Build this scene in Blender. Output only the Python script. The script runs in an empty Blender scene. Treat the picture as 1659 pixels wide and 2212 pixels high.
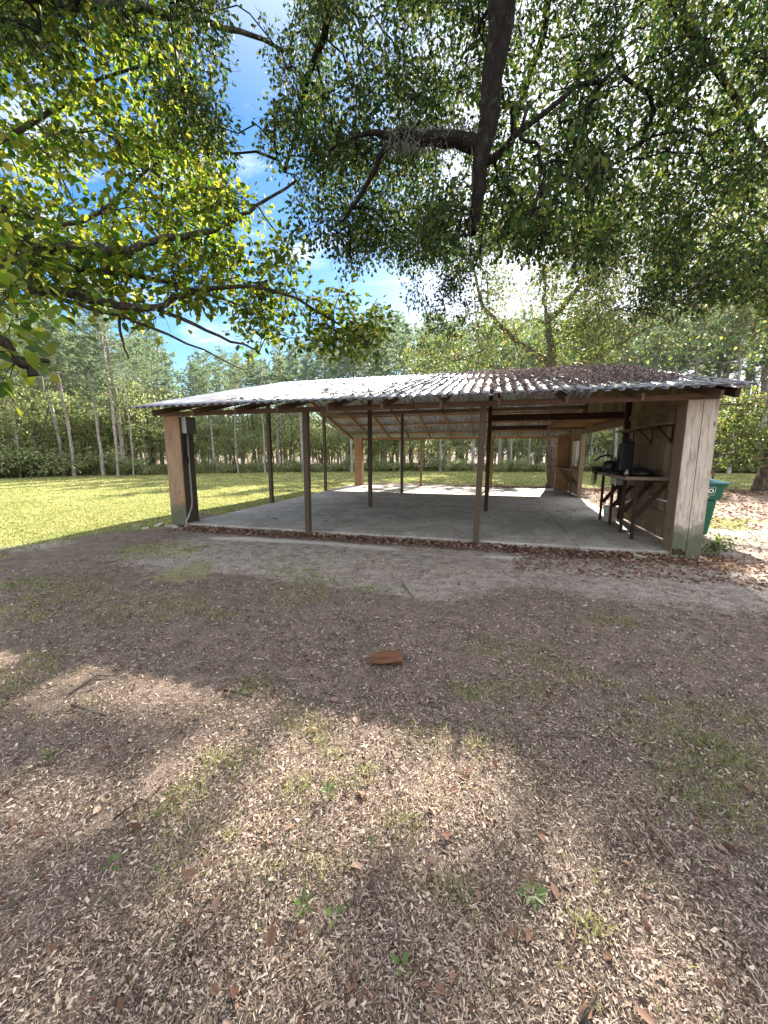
import bpy, bmesh, math, random
import numpy as np
from mathutils import Vector, Matrix, Euler
R = math.radians
random.seed(7)
rng = np.random.default_rng(11)
S = bpy.context.scene
COL = S.collection
# ------------------------------------------------------------------ camera
CAM_H, PITCH, YAW = 1.6, R(8.756), R(15.6)
FPX, CX, CY = 831.0, 829.5, 1106.0            # focal length and centre of the 1659x2212 picture
cd = bpy.data.cameras.new('camera'); cam = bpy.data.objects.new('camera', cd); COL.objects.link(cam)
cam.location = (0, 0, CAM_H); cam.rotation_euler = (R(90) - PITCH, 0, YAW)
cd.sensor_fit = 'VERTICAL'; cd.angle = 2 * math.atan(1106 / FPX); cd.clip_start = .05; cd.clip_end = 2000
S.camera = cam
# ------------------------------------------------------------------ sky + sun
SKYV, CLOUD_AND_FILL = .30, (2.4, 2.5, 2.72, 1)
SUN_AZ, SUN_EL = R(7), R(30)                  # azimuth from +y towards +x
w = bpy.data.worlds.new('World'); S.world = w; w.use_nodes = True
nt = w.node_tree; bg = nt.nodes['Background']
sky = nt.nodes.new('ShaderNodeTexSky'); sky.sky_type = 'NISHITA'; sky.sun_disc = False
sky.sun_elevation = SUN_EL; sky.sun_rotation = SUN_AZ; sky.air_density = 1.15; sky.dust_density = .4; sky.ozone_density = 3.0
tc = nt.nodes.new('ShaderNodeTexCoord'); mp = nt.nodes.new('ShaderNodeMapping'); mp.inputs['Scale'].default_value = (1.3, 1.3, 3.4)
nz = nt.nodes.new('ShaderNodeTexNoise'); nz.inputs['Scale'].default_value = 2.6; nz.inputs['Detail'].default_value = 8; nz.inputs['Roughness'].default_value = .6
nt.links.new(tc.outputs['Generated'], mp.inputs[0]); nt.links.new(mp.outputs[0], nz.inputs['Vector'])
sep = nt.nodes.new('ShaderNodeSeparateXYZ'); nt.links.new(tc.outputs['Generated'], sep.inputs[0])
def mr(src, a, b, c, d):
    m = nt.nodes.new('ShaderNodeMapRange'); m.interpolation_type = 'SMOOTHSTEP'
    for i, v in enumerate((a, b, c, d)): m.inputs[i + 1].default_value = v
    nt.links.new(src, m.inputs[0]); return m.outputs[0]
def mth(op, a, b):
    m = nt.nodes.new('ShaderNodeMath'); m.operation = op
    for i, v in enumerate((a, b)):
        if isinstance(v, (int, float)): m.inputs[i].default_value = v
        else: nt.links.new(v, m.inputs[i])
    return m.outputs[0]
# thin bright cloud on the sun's side, clear blue to the left; unseen cloud behind and overhead added as fill
bank_and_fill = mth('MAXIMUM', mth('MAXIMUM', mr(sep.outputs[0], -.30, .06, 0, 1), mr(sep.outputs[1], .25, -.15, 0, 1)), mr(sep.outputs[2], .55, .9, 0, .85))
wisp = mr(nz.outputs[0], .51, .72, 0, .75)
cl = mth('MULTIPLY', bank_and_fill, mr(nz.outputs[0], .2, .45, .75, 1)); cl = mth('MAXIMUM', cl, wisp)
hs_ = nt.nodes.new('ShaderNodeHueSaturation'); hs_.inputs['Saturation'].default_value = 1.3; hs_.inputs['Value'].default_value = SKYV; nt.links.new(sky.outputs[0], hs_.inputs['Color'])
mx = nt.nodes.new('ShaderNodeMix'); mx.data_type = 'RGBA'; mx.inputs[7].default_value = CLOUD_AND_FILL
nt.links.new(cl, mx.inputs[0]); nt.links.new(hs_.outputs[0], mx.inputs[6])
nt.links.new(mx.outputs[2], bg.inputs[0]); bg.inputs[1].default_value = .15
sl = bpy.data.lights.new('sun', 'SUN'); sl.energy = 5.0; sl.angle = R(.53); sl.color = (1, .91, .77)
so = bpy.data.objects.new('sun', sl); COL.objects.link(so)
sd = Vector((math.sin(SUN_AZ) * math.cos(SUN_EL), math.cos(SUN_AZ) * math.cos(SUN_EL), math.sin(SUN_EL)))
so.rotation_euler = sd.to_track_quat('Z', 'Y').to_euler()
S.view_settings.view_transform = 'Standard'; S.view_settings.look = 'None'; S.view_settings.gamma = 1; S.view_settings.exposure = 2.35
S.render.engine = 'CYCLES'
cy = S.cycles
cy.max_bounces = 7; cy.diffuse_bounces = 4; cy.glossy_bounces = 2; cy.transmission_bounces = 4; cy.transparent_max_bounces = 8
cy.use_adaptive_sampling = True; cy.adaptive_threshold = .02
cy.use_denoising = True
try: cy.denoiser = 'OPENIMAGEDENOISE'
except Exception: pass
cy.sample_clamp_indirect = 6; cy.caustics_reflective = False; cy.caustics_refractive = False

# ------------------------------------------------------------------ helpers
_cy, _sy = math.cos(YAW), math.sin(YAW)
_D = np.array([-_sy * math.cos(PITCH), _cy * math.cos(PITCH), -math.sin(PITCH)])
_R = np.array([_cy, _sy, 0.]); _U = np.cross(_R, _D)
C0 = np.array([0, 0, CAM_H])
def ray(px, py): return _D + _R * (px - CX) / FPX - _U * (py - CY) / FPX
def at(px, py, dist):                      # point at a given horizontal distance from the viewpoint
    d = ray(px, py); return C0 + d * dist / math.hypot(d[0], d[1])
def on_ground(px, py, z=0.0):
    d = ray(px, py); return C0 + d * (z - CAM_H) / d[2]

def tag(o, label=None, cat=None, group=None, kind=None):
    if label: o['label'] = label
    if cat: o['category'] = cat
    if group: o['group'] = group
    if kind: o['kind'] = kind
    return o
def empty(name, loc, label, cat, group=None, rz=0):
    o = bpy.data.objects.new(name, None); o.location = loc; o.rotation_euler = (0, 0, rz); o.empty_display_size = .1
    COL.objects.link(o); return tag(o, label, cat, group)
def link(name, me, mat, parent=None):
    o = bpy.data.objects.new(name, me); COL.objects.link(o)
    if mat is not None:
        for m in (mat if isinstance(mat, (list, tuple)) else [mat]): me.materials.append(m)
    if parent is not None:
        o.parent = parent; o.matrix_parent_inverse = Matrix.Identity(4)
        base = Vector((0, 0, 0)); q = parent
        M = Matrix.Identity(4)
        chain = []
        while q is not None: chain.append(q); q = q.parent
        for q in reversed(chain): M = M @ Matrix.LocRotScale(q.location, q.rotation_euler, q.scale)
        me.transform(M.inverted())          # meshes are written in world coordinates
    return o
class MB:
    """collects shapes in world coordinates, with UVs in metres along the grain"""
    def __init__(s): s.v = []; s.f = []; s.uv = []; s.mi = []
    def quadbox(s, P, mi=0):                # P: 8 corners, bottom 4 (ccw) then top 4
        b = len(s.v); s.v += [tuple(p) for p in P]
        P = [Vector(p) for p in P]
        ou, ov = random.uniform(0, 40), random.uniform(0, 40)
        ext = [(P[1] - P[0]).length, (P[3] - P[0]).length, (P[4] - P[0]).length]
        ax = ext.index(max(ext)); dirs = [(P[1] - P[0]), (P[3] - P[0]), (P[4] - P[0])]
        L = dirs[ax].normalized()
        for F in ((3, 2, 1, 0), (4, 5, 6, 7), (0, 1, 5, 4), (1, 2, 6, 5), (2, 3, 7, 6), (3, 0, 4, 7)):
            s.f.append([b + i for i in F]); s.mi.append(mi)
            o = P[F[0]]; e1 = (P[F[1]] - P[F[0]]); e2 = (P[F[3]] - P[F[0]])
            other = e2 if abs(e1.normalized().dot(L)) > .7 else e1
            on = other.normalized() if other.length > 0 else Vector((0, 0, 1))
            fo = random.uniform(0, 3)
            for i in F:
                d = P[i] - o; s.uv.append((ou + P[i].dot(L), ov + fo + d.dot(on)))
    def box(s, x0, x1, y0, y1, z0, z1, mi=0, j=0):
        c = [(x0, y0, z0), (x1, y0, z0), (x1, y1, z0), (x0, y1, z0), (x0, y0, z1), (x1, y0, z1), (x1, y1, z1), (x0, y1, z1)]
        if j: c = [(a + random.uniform(-j, j), b + random.uniform(-j, j), d + random.uniform(-j, j)) for a, b, d in c]
        s.quadbox(c, mi)
    def beam(s, a, b, w_, h_, up=(0, 0, 1), mi=0, tw=0):      # a box running from a to b, width w_, depth h_
        a = Vector(a); b = Vector(b); d = (b - a).normalized(); up = Vector(up)
        sx = d.cross(up)
        if sx.length < 1e-4: sx = Vector((1, 0, 0))
        sx.normalize(); u = sx.cross(d).normalized()
        P = []
        for (pa, p) in ((-1, None), (1, None)):
            pass
        P = [a - sx * w_ / 2 - u * h_ / 2, a + sx * w_ / 2 - u * h_ / 2, b + sx * w_ / 2 - u * h_ / 2, b - sx * w_ / 2 - u * h_ / 2,
             a - sx * w_ / 2 + u * h_ / 2, a + sx * w_ / 2 + u * h_ / 2, b + sx * w_ / 2 + u * h_ / 2, b - sx * w_ / 2 + u * h_ / 2]
        s.quadbox(P, mi)
    def tube(s, pts, r, n=8, cap=True, mi=0):
        pts = [Vector(p) for p in pts]; m = len(pts)
        rr = r if isinstance(r, (list, tuple)) else [r] * m
        b = len(s.v); L = 0
        t0 = (pts[1] - pts[0]).normalized(); a = t0.orthogonal().normalized()
        Ls = []
        for i, p in enumerate(pts):
            t = ((pts[min(i + 1, m - 1)] - pts[max(i - 1, 0)])).normalized()
            a = (a - t * a.dot(t)); a = a.normalized() if a.length > 1e-6 else t.orthogonal().normalized()
            c = t.cross(a)
            if i: L += (p - pts[i - 1]).length
            Ls.append(L)
            for k in range(n):
                an = 2 * math.pi * k / n
                s.v.append(tuple(p + (a * math.cos(an) + c * math.sin(an)) * rr[i]))
        for i in range(m - 1):
            for k in range(n):
                k2 = (k + 1) % n
                s.f.append([b + i * n + k, b + i * n + k2, b + (i + 1) * n + k2, b + (i + 1) * n + k]); s.mi.append(mi)
                s.uv += [(Ls[i], k * .03), (Ls[i], (k + 1) * .03), (Ls[i + 1], (k + 1) * .03), (Ls[i + 1], k * .03)]
        if cap:
            for (o, q) in ((0, list(range(n))[::-1]), ((m - 1) * n, list(range(n)))):
                s.f.append([b + o + k for k in q]); s.mi.append(mi); s.uv += [(0, 0)] * n
    def lathe(s, prof, c, n=20, mi=0, sq=1.0):      # prof: list of (r, z)
        b = len(s.v)
        for (r, z) in prof:
            for k in range(n):
                an = 2 * math.pi * k / n; s.v.append((c[0] + r * math.cos(an), c[1] + r * math.sin(an) * sq, c[2] + z))
        for i in range(len(prof) - 1):
            for k in range(n):
                k2 = (k + 1) % n; s.f.append([b + i * n + k, b + i * n + k2, b + (i + 1) * n + k2, b + (i + 1) * n + k]); s.mi.append(mi)
                s.uv += [(prof[i][1], k * .05), (prof[i][1], k * .05 + .05), (prof[i + 1][1], k * .05 + .05), (prof[i + 1][1], k * .05)]
    def mesh(s, name, smooth=False):
        me = bpy.data.meshes.new(name); me.from_pydata(s.v, [], s.f); 
        uv = me.uv_layers.new(name='UVMap'); uv.data.foreach_set('uv', np.array(s.uv, dtype=np.float32).ravel())
        me.polygons.foreach_set('material_index', s.mi)
        if smooth: me.polygons.foreach_set('use_smooth', [True] * len(s.f))
        me.update(); return me
    def build(s, name, mat, parent=None, smooth=False, bevel=0):
        o = link(name, s.mesh(name, smooth), mat, parent)
        if bevel:
            m = o.modifiers.new('bevel', 'BEVEL'); m.width = bevel; m.segments = 2; m.limit_method = 'ANGLE'
        return o

def fast_mesh(name, V, F):
    """V (n,3) float, F (m,k) int: one mesh of same-sized faces"""
    me = bpy.data.meshes.new(name); V = np.asarray(V, dtype=np.float32); F = np.asarray(F, dtype=np.int32)
    me.vertices.add(len(V)); me.vertices.foreach_set('co', V.ravel())
    k = F.shape[1]; me.loops.add(F.size); me.loops.foreach_set('vertex_index', F.ravel())
    me.polygons.add(len(F)); me.polygons.foreach_set('loop_start', np.arange(0, F.size, k, dtype=np.int32))
    me.update(calc_edges=True); return me
TEMPL = {   # (along, side, lift), faces
    'oak': ([(0, 0, 0), (.45, .10, .02), (.8, .30, .05), (1, .17, 0), (1, -.17, 0), (.8, -.30, .05), (.45, -.10, .02)], [(0, 1, 6, 6), (1, 2, 5, 6), (2, 3, 4, 5)]),
    'ovate': ([(0, 0, 0), (.22, .34, .07), (.55, .38, .08), (1, 0, -.06), (.55, -.38, .08), (.22, -.34, .07)], [(0, 3, 2, 1), (0, 5, 4, 3)]),
    'rhomb': ([(0, 0, 0), (.45, .4, .06), (1, 0, 0), (.45, -.4, .06)], [(0, 1, 2, 3)]),
    'blade': ([(0, .5, 0), (0, -.5, 0), (.55, -.35, .0), (.55, .35, 0), (1, 0, -.12)], [(0, 1, 2, 3), (3, 2, 4, 4)]),
    'needle': ([(0, .5, 0), (0, -.5, 0), (1, 0, 0)], [(0, 1, 2)]),
    'chip': ([(0, .3, 0), (.15, -.45, .1), (1, -.25, 0), (.85, .4, .12)], [(0, 1, 2, 3)]),
    'dead': ([(0, 0, 0), (.25, .33, .16), (.6, .36, .22), (1, .03, .02), (.62, -.3, .2), (.22, -.3, .1)], [(0, 3, 2, 1), (0, 5, 4, 3)]),
}
def unit(a): return a / np.maximum(np.linalg.norm(a, axis=-1, keepdims=True), 1e-9)
def leaves_arrays(P, A, N, L, W, templ):
    T, F = TEMPL[templ]; T = np.array(T); k = len(T); n = len(P)
    A = unit(A); Sd = unit(np.cross(N, A)); Nn = np.cross(A, Sd)
    L = np.broadcast_to(L, n); W = np.broadcast_to(W, n)
    V = P[:, None, :] + A[:, None, :] * (T[:, 0][None, :, None] * L[:, None, None]) + Sd[:, None, :] * (T[:, 1][None, :, None] * W[:, None, None]) \
        + Nn[:, None, :] * (T[:, 2][None, :, None] * L[:, None, None])
    FF = []
    for f in F:
        FF.append(np.array(f)[None, :] + (np.arange(n) * k)[:, None])
    return V.reshape(-1, 3), FF
def leaves(name, P, A, N, L, W, templ, mat, parent=None):
    V, FF = leaves_arrays(np.asarray(P), np.asarray(A), np.asarray(N), L, W, templ)
    quads = [f for f in FF if len(set(f[0].tolist())) == 4]; tris = [f[:, :3] for f in FF if len(set(f[0].tolist())) == 3]
    me = bpy.data.meshes.new(name); me.vertices.add(len(V)); me.vertices.foreach_set('co', V.astype(np.float32).ravel())
    q = np.concatenate(quads).ravel() if quads else np.zeros(0, int); t = np.concatenate(tris).ravel() if tris else np.zeros(0, int)
    loops = np.concatenate([q, t]).astype(np.int32); me.loops.add(len(loops)); me.loops.foreach_set('vertex_index', loops)
    st = np.concatenate([np.arange(0, len(q), 4), len(q) + np.arange(0, len(t), 3)]).astype(np.int32)
    me.polygons.add(len(st)); me.polygons.foreach_set('loop_start', st); me.update(calc_edges=True)
    return link(name, me, mat, parent)
def rdir(n): return unit(rng.normal(size=(n, 3)))

# value noise in numpy
_ng = rng.random((64, 64))
def vnoise(x, y, s=1.0, o=0):
    x = np.asarray(x) * s + o * 7.3 + 200; y = np.asarray(y) * s + o * 3.1 + 200
    xi = np.floor(x).astype(int); yi = np.floor(y).astype(int); fx = x - xi; fy = y - yi
    fx = fx * fx * (3 - 2 * fx); fy = fy * fy * (3 - 2 * fy)
    g = lambda a, b: _ng[a % 64, b % 64]
    return (g(xi, yi) * (1 - fx) + g(xi + 1, yi) * fx) * (1 - fy) + (g(xi, yi + 1) * (1 - fx) + g(xi + 1, yi + 1) * fx) * fy
def sstep(a, b, x): t = np.clip((x - a) / (b - a), 0, 1); return t * t * (3 - 2 * t)

# ------------------------------------------------------------------ materials
def newmat(name):
    m = bpy.data.materials.new(name); m.use_nodes = True; n = m.node_tree; return m, n, n.nodes['Principled BSDF'], n.nodes['Material Output']
def N(n, t, **kw):
    x = n.nodes.new(t)
    for k, v in kw.items():
        if k in x.inputs: x.inputs[k].default_value = v
        else: setattr(x, k, v)
    return x
def ramp(n, stops, src=None):
    r = n.nodes.new('ShaderNodeValToRGB'); e = r.color_ramp.elements
    while len(e) > 1: e.remove(e[-1])
    e[0].position = stops[0][0]; e[0].color = (*stops[0][1], 1)
    for p, c in stops[1:]:
        q = e.new(p); q.color = (*c, 1)
    if src is not None: n.links.new(src, r.inputs[0])
    return r
def mixc(n, f, a, b, mode='MIX'):
    m = n.nodes.new('ShaderNodeMix'); m.data_type = 'RGBA'; m.blend_type = mode
    for s_, v in ((0, f), (6, a), (7, b)):
        if hasattr(v, 'links') or hasattr(v, 'is_linked'): n.links.new(v, m.inputs[s_])
        elif isinstance(v, (int, float)): m.inputs[s_].default_value = v
        else: m.inputs[s_].default_value = (*v, 1)
    return m.outputs[2]
def bump(n, src, p, strength=.4, dist=.01):
    b = n.nodes.new('ShaderNodeBump'); b.inputs['Strength'].default_value = strength; b.inputs['Distance'].default_value = dist
    n.links.new(src, b.inputs['Height']); n.links.new(b.outputs[0], p.inputs['Normal']); return b

def wood(name, light, dark, stain=None, rough=.8, algae=False, vary=.35):
    m, n, p, out = newmat(name); p.inputs['Roughness'].default_value = rough; p.inputs['Specular IOR Level'].default_value = .2
    uv = N(n, 'ShaderNodeUVMap'); mp = N(n, 'ShaderNodeMapping'); mp.inputs['Scale'].default_value = (.7, 26, 1)
    n.links.new(uv.outputs[0], mp.inputs[0])
    a = N(n, 'ShaderNodeTexNoise', Scale=4.0, Detail=8.0, Roughness=.7, Distortion=.25); n.links.new(mp.outputs[0], a.inputs['Vector'])
    r = ramp(n, [(.33, dark), (.5, tuple((x + y) / 2 for x, y in zip(light, dark))), (.68, light)], a.outputs[0])
    # broad blotches along the board
    mp2 = N(n, 'ShaderNodeMapping'); mp2.inputs['Scale'].default_value = (.9, 5, 1); n.links.new(uv.outputs[0], mp2.inputs[0])
    b = N(n, 'ShaderNodeTexNoise', Scale=2.2, Detail=5.0, Roughness=.6); n.links.new(mp2.outputs[0], b.inputs['Vector'])
    rb = ramp(n, [(.38, (0, 0, 0)), (.62, (1, 1, 1))], b.outputs[0])
    c = mixc(n, rb.outputs[0], r.outputs[0], stain if stain else tuple(x * .75 for x in dark))
    mf = n.nodes.new('ShaderNodeMix'); mf.data_type = 'RGBA'; mf.inputs[0].default_value = .45
    n.links.new(r.outputs[0], mf.inputs[6]); n.links.new(c, mf.inputs[7]); c = mf.outputs[2]
    # knots
    mp3 = N(n, 'ShaderNodeMapping'); mp3.inputs['Scale'].default_value = (2.2, 6, 1); n.links.new(uv.outputs[0], mp3.inputs[0])
    v = N(n, 'ShaderNodeTexVoronoi', Scale=1.0); n.links.new(mp3.outputs[0], v.inputs['Vector'])
    rk = ramp(n, [(.05, (1, 1, 1)), (.13, (0, 0, 0))], v.outputs['Distance'])
    c = mixc(n, rk.outputs[0], c, tuple(x * .45 for x in dark))
    g = N(n, 'ShaderNodeNewGeometry'); hv = N(n, 'ShaderNodeMapRange'); hv.inputs[3].default_value = 1 - vary; hv.inputs[4].default_value = 1 + vary * .6
    n.links.new(g.outputs['Random Per Island'], hv.inputs[0])
    hs = N(n, 'ShaderNodeHueSaturation'); n.links.new(hv.outputs[0], hs.inputs['Value']); n.links.new(c, hs.inputs['Color']); c = hs.outputs[0]
    if algae:
        t = N(n, 'ShaderNodeTexCoord'); sx = N(n, 'ShaderNodeSeparateXYZ'); n.links.new(t.outputs['Object'], sx.inputs[0])
        nn = N(n, 'ShaderNodeTexNoise', Scale=5.0, Detail=6.0); n.links.new(t.outputs['Object'], nn.inputs['Vector'])
        ad = N(n, 'ShaderNodeMath', operation='MULTIPLY_ADD'); n.links.new(nn.outputs[0], ad.inputs[0]); ad.inputs[1].default_value = -.5; n.links.new(sx.outputs[2], ad.inputs[2])
        ra = ramp(n, [(.0, (1, 1, 1)), (.16, (.65, .65, .65)), (.24, (0, 0, 0))], ad.outputs[0])
        c = mixc(n, ra.outputs[0], c, (.115, .125, .075))
        # dirt that ran up from the ground / water marks
        wv = N(n, 'ShaderNodeTexNoise', Scale=9.0, Detail=8.0, Roughness=.7); mp4 = N(n, 'ShaderNodeMapping'); mp4.inputs['Scale'].default_value = (2, 2, .25)
        n.links.new(t.outputs['Object'], mp4.inputs[0]); n.links.new(mp4.outputs[0], wv.inputs['Vector'])
        rw = ramp(n, [(.5, (0, 0, 0)), (.66, (.7, .7, .7))], wv.outputs[0]); c = mixc(n, rw.outputs[0], c, (.16, .14, .12))
    n.links.new(c, p.inputs['Base Color']); bump(n, a.outputs[0], p, .5, .006); return m
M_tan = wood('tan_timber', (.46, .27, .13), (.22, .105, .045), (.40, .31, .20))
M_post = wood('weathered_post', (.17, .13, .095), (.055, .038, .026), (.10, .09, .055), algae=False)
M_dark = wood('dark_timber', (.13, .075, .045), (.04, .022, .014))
M_beam = wood('beam_timber', (.30, .20, .13), (.10, .06, .04), (.12, .08, .06))
M_pale = wood('pale_painted_board', (.74, .67, .58), (.34, .27, .21), (.54, .46, .38), algae=True, vary=.12)
M_plank = wood('grey_brown_plank', (.34, .26, .18), (.15, .105, .065), (.25, .19, .13), vary=.4)
M_rust_wood = wood('rotten_wood', (.26, .12, .06), (.06, .025, .015), (.16, .10, .06))
M_corner = wood('corner_boards', (.46, .30, .17), (.24, .13, .065), (.36, .31, .24), algae=True, vary=.15)

def plain(name, col, rough=.6, metal=0, noise=.15, scale=12, spec=.4, bumpy=.0):
    m, n, p, out = newmat(name); p.inputs['Roughness'].default_value = rough; p.inputs['Metallic'].default_value = metal; p.inputs['Specular IOR Level'].default_value = spec
    t = N(n, 'ShaderNodeTexCoord'); a = N(n, 'ShaderNodeTexNoise', Scale=float(scale), Detail=6.0, Roughness=.65); n.links.new(t.outputs['Object'], a.inputs['Vector'])
    r = ramp(n, [(.3, tuple(c * (1 - noise) for c in col)), (.7, tuple(min(1, c * (1 + noise)) for c in col))], a.outputs[0])
    n.links.new(r.outputs[0], p.inputs['Base Color'])
    if bumpy: bump(n, a.outputs[0], p, bumpy, .01)
    return m
M_black = plain('black_plastic', (.012, .012, .013), .45, noise=.4)
M_blackmet = plain('black_iron', (.02, .018, .017), .55, metal=.3, noise=.4)
M_boxgrey = plain('grey_enclosure', (.11, .12, .115), .5, noise=.25, scale=20)
M_boxpale = plain('pale_enclosure_side', (.42, .43, .38), .5)
M_pvc = plain('grey_conduit', (.27, .27, .25), .5, noise=.2)
M_white = plain('white_plastic', (.62, .62, .58), .45, noise=.15)
M_bin = plain('green_bin_plastic', (.003, .10, .055), .42, noise=.12, scale=5)
M_lid = plain('blue_green_lid', (.02, .14, .17), .3, noise=.15)
M_print = plain('white_print', (.75, .77, .74), .5, noise=.05)
M_stone = plain('pale_rubble', (.36, .34, .30), .9, noise=.4, scale=18, bumpy=.5)
M_bag = plain('pale_bag', (.42, .40, .33), .35, noise=.25)
M_wire = plain('rusty_wire', (.16, .07, .045), .7, noise=.5, scale=40)
M_red = plain('faded_red', (.22, .03, .03), .5)
M_steel = plain('dull_steel', (.35, .35, .34), .4, metal=.8)
M_wallpane = plain('whitewashed_panel', (.55, .58, .50), .35, noise=.18, scale=4)

def m_metal():
    m, n, p, out = newmat('galvanised_sheet'); p.inputs['Metallic'].default_value = .35; 
    t = N(n, 'ShaderNodeTexCoord'); mp = N(n, 'ShaderNodeMapping'); mp.inputs['Scale'].default_value = (4, .7, 1); n.links.new(t.outputs['Object'], mp.inputs[0])
    a = N(n, 'ShaderNodeTexNoise', Scale=3.0, Detail=7.0, Roughness=.65); n.links.new(mp.outputs[0], a.inputs['Vector'])
    r = ramp(n, [(.28, (.13, .14, .165)), (.5, (.27, .29, .34)), (.72, (.50, .53, .60))], a.outputs[0])
    b = N(n, 'ShaderNodeTexNoise', Scale=1.1, Detail=9.0, Roughness=.75); n.links.new(t.outputs['Object'], b.inputs['Vector'])
    rb = ramp(n, [(.48, (0, 0, 0)), (.68, (.8, .8, .8))], b.outputs[0])
    c = mixc(n, rb.outputs[0], r.outputs[0], (.17, .11, .08)); n.links.new(c, p.inputs['Base Color'])
    rr = N(n, 'ShaderNodeMapRange'); rr.inputs[3].default_value = .35; rr.inputs[4].default_value = .65; n.links.new(a.outputs[0], rr.inputs[0]); n.links.new(rr.outputs[0], p.inputs['Roughness'])
    bump(n, a.outputs[0], p, .15, .01); return m
M_metal = m_metal()

def m_concrete():
    m, n, p, out = newmat('slab_concrete'); p.inputs['Roughness'].default_value = .75; p.inputs['Specular IOR Level'].default_value = .3
    t = N(n, 'ShaderNodeTexCoord')
    a = N(n, 'ShaderNodeTexNoise', Scale=1.1, Detail=9.0, Roughness=.7, Distortion=.3); n.links.new(t.outputs['Object'], a.inputs['Vector'])
    r = ramp(n, [(.3, (.29, .265, .235)), (.5, (.42, .39, .35)), (.7, (.53, .50, .455))], a.outputs[0])
    b = N(n, 'ShaderNodeTexNoise', Scale=7.0, Detail=8.0, Roughness=.75); n.links.new(t.outputs['Object'], b.inputs['Vector'])
    rb = ramp(n, [(.52, (0, 0, 0)), (.68, (.75, .75, .75))], b.outputs[0]); c = mixc(n, rb.outputs[0], r.outputs[0], (.17, .15, .13))
    d = N(n, 'ShaderNodeTexNoise', Scale=90.0, Detail=3.0); n.links.new(t.outputs['Object'], d.inputs['Vector'])
    rd = ramp(n, [(.3, (.8, .8, .8)), (.7, (1.1, 1.1, 1.1))], d.outputs[0]); c = mixc(n, 1.0, c, rd.outputs[0], 'MULTIPLY')
    e_ = N(n, 'ShaderNodeTexNoise', Scale=.55, Detail=10.0, Roughness=.8, Distortion=1.2); n.links.new(t.outputs['Object'], e_.inputs['Vector']); re_ = ramp(n, [(.45, (1.05, 1.05, 1.05)), (.55, (.7, .69, .66)), (.62, (1.08, 1.08, 1.08))], e_.outputs[0]); c = mixc(n, .8, c, re_.outputs[0], 'MULTIPLY')
    n.links.new(c, p.inputs['Base Color']); bump(n, d.outputs[0], p, .25, .004); return m
M_conc = m_concrete()

def m_ground():
    m, n, p, out = newmat('dirt_and_lawn'); p.inputs['Roughness'].default_value = .95; p.inputs['Specular IOR Level'].default_value = .1
    t = N(n, 'ShaderNodeTexCoord')
    def noise(sc, det=8., ro=.7, dis=0.):
        a = N(n, 'ShaderNodeTexNoise', Scale=float(sc), Detail=det, Roughness=ro, Distortion=dis); n.links.new(t.outputs['Object'], a.inputs['Vector']); return a.outputs[0]
    n1, n2, n3, n4 = noise(.9), noise(7), noise(38, 6., .75), noise(150, 4., .7)
    litter = ramp(n, [(.28, (.035, .026, .021)), (.43, (.12, .092, .076)), (.53, (.235, .185, .155)), (.66, (.40, .335, .285))], n4).outputs[0]
    l2 = ramp(n, [(.3, (.5, .5, .5)), (.7, (1.3, 1.25, 1.2))], n2).outputs[0]; litter = mixc(n, 1.0, litter, l2, 'MULTIPLY')
    sand = ramp(n, [(.3, (.27, .23, .20)), (.55, (.44, .39, .345)), (.75, (.58, .53, .48))], n3).outputs[0]
    l3 = ramp(n, [(.35, (.72, .70, .70)), (.65, (1.1, 1.1, 1.1))], n2).outputs[0]; sand = mixc(n, 1.0, sand, l3, 'MULTIPLY')
    lawn = ramp(n, [(.3, (.14, .145, .045)), (.5, (.27, .27, .10)), (.7, (.42, .40, .19))], n3).outputs[0]
    l4 = ramp(n, [(.36, (.62, .72, .55)), (.5, (1, 1, 1)), (.64, (1.35, 1.2, 1.3))], n1).outputs[0]; lawn = mixc(n, 1.0, lawn, l4, 'MULTIPLY')
    def mask(attr, amt=.55):
        at_ = N(n, 'ShaderNodeAttribute', attribute_name=attr); s_ = N(n, 'ShaderNodeMath', operation='MULTIPLY_ADD'); n.links.new(n2, s_.inputs[0]); s_.inputs[1].default_value = amt
        n.links.new(at_.outputs['Fac'], s_.inputs[2]); 
        q = N(n, 'ShaderNodeMath', operation='MULTIPLY_ADD'); n.links.new(n3, q.inputs[0]); q.inputs[1].default_value = amt; n.links.new(s_.outputs[0], q.inputs[2])
        return ramp(n, [(.5 + amt - .14 if .5 + amt - .14 < 1 else .9, (0, 0, 0)), (min(1, .5 + amt + .14), (1, 1, 1))], q.outputs[0]).outputs[0]
    c = mixc(n, mask('sand', .38), litter, sand); c = mixc(n, mask('lawn', .38), c, lawn); c = mixc(n, mask('pale_sand', .3), c, ramp(n, [(.3, (.42, .39, .35)), (.7, (.66, .63, .59))], n3).outputs[0])
    n.links.new(c, p.inputs['Base Color'])
    ad = N(n, 'ShaderNodeMath', operation='ADD'); n.links.new(n3, ad.inputs[0]); n.links.new(n4, ad.inputs[1])
    bump(n, ad.outputs[0], p, .7, .02); return m
M_ground = m_ground()

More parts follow.
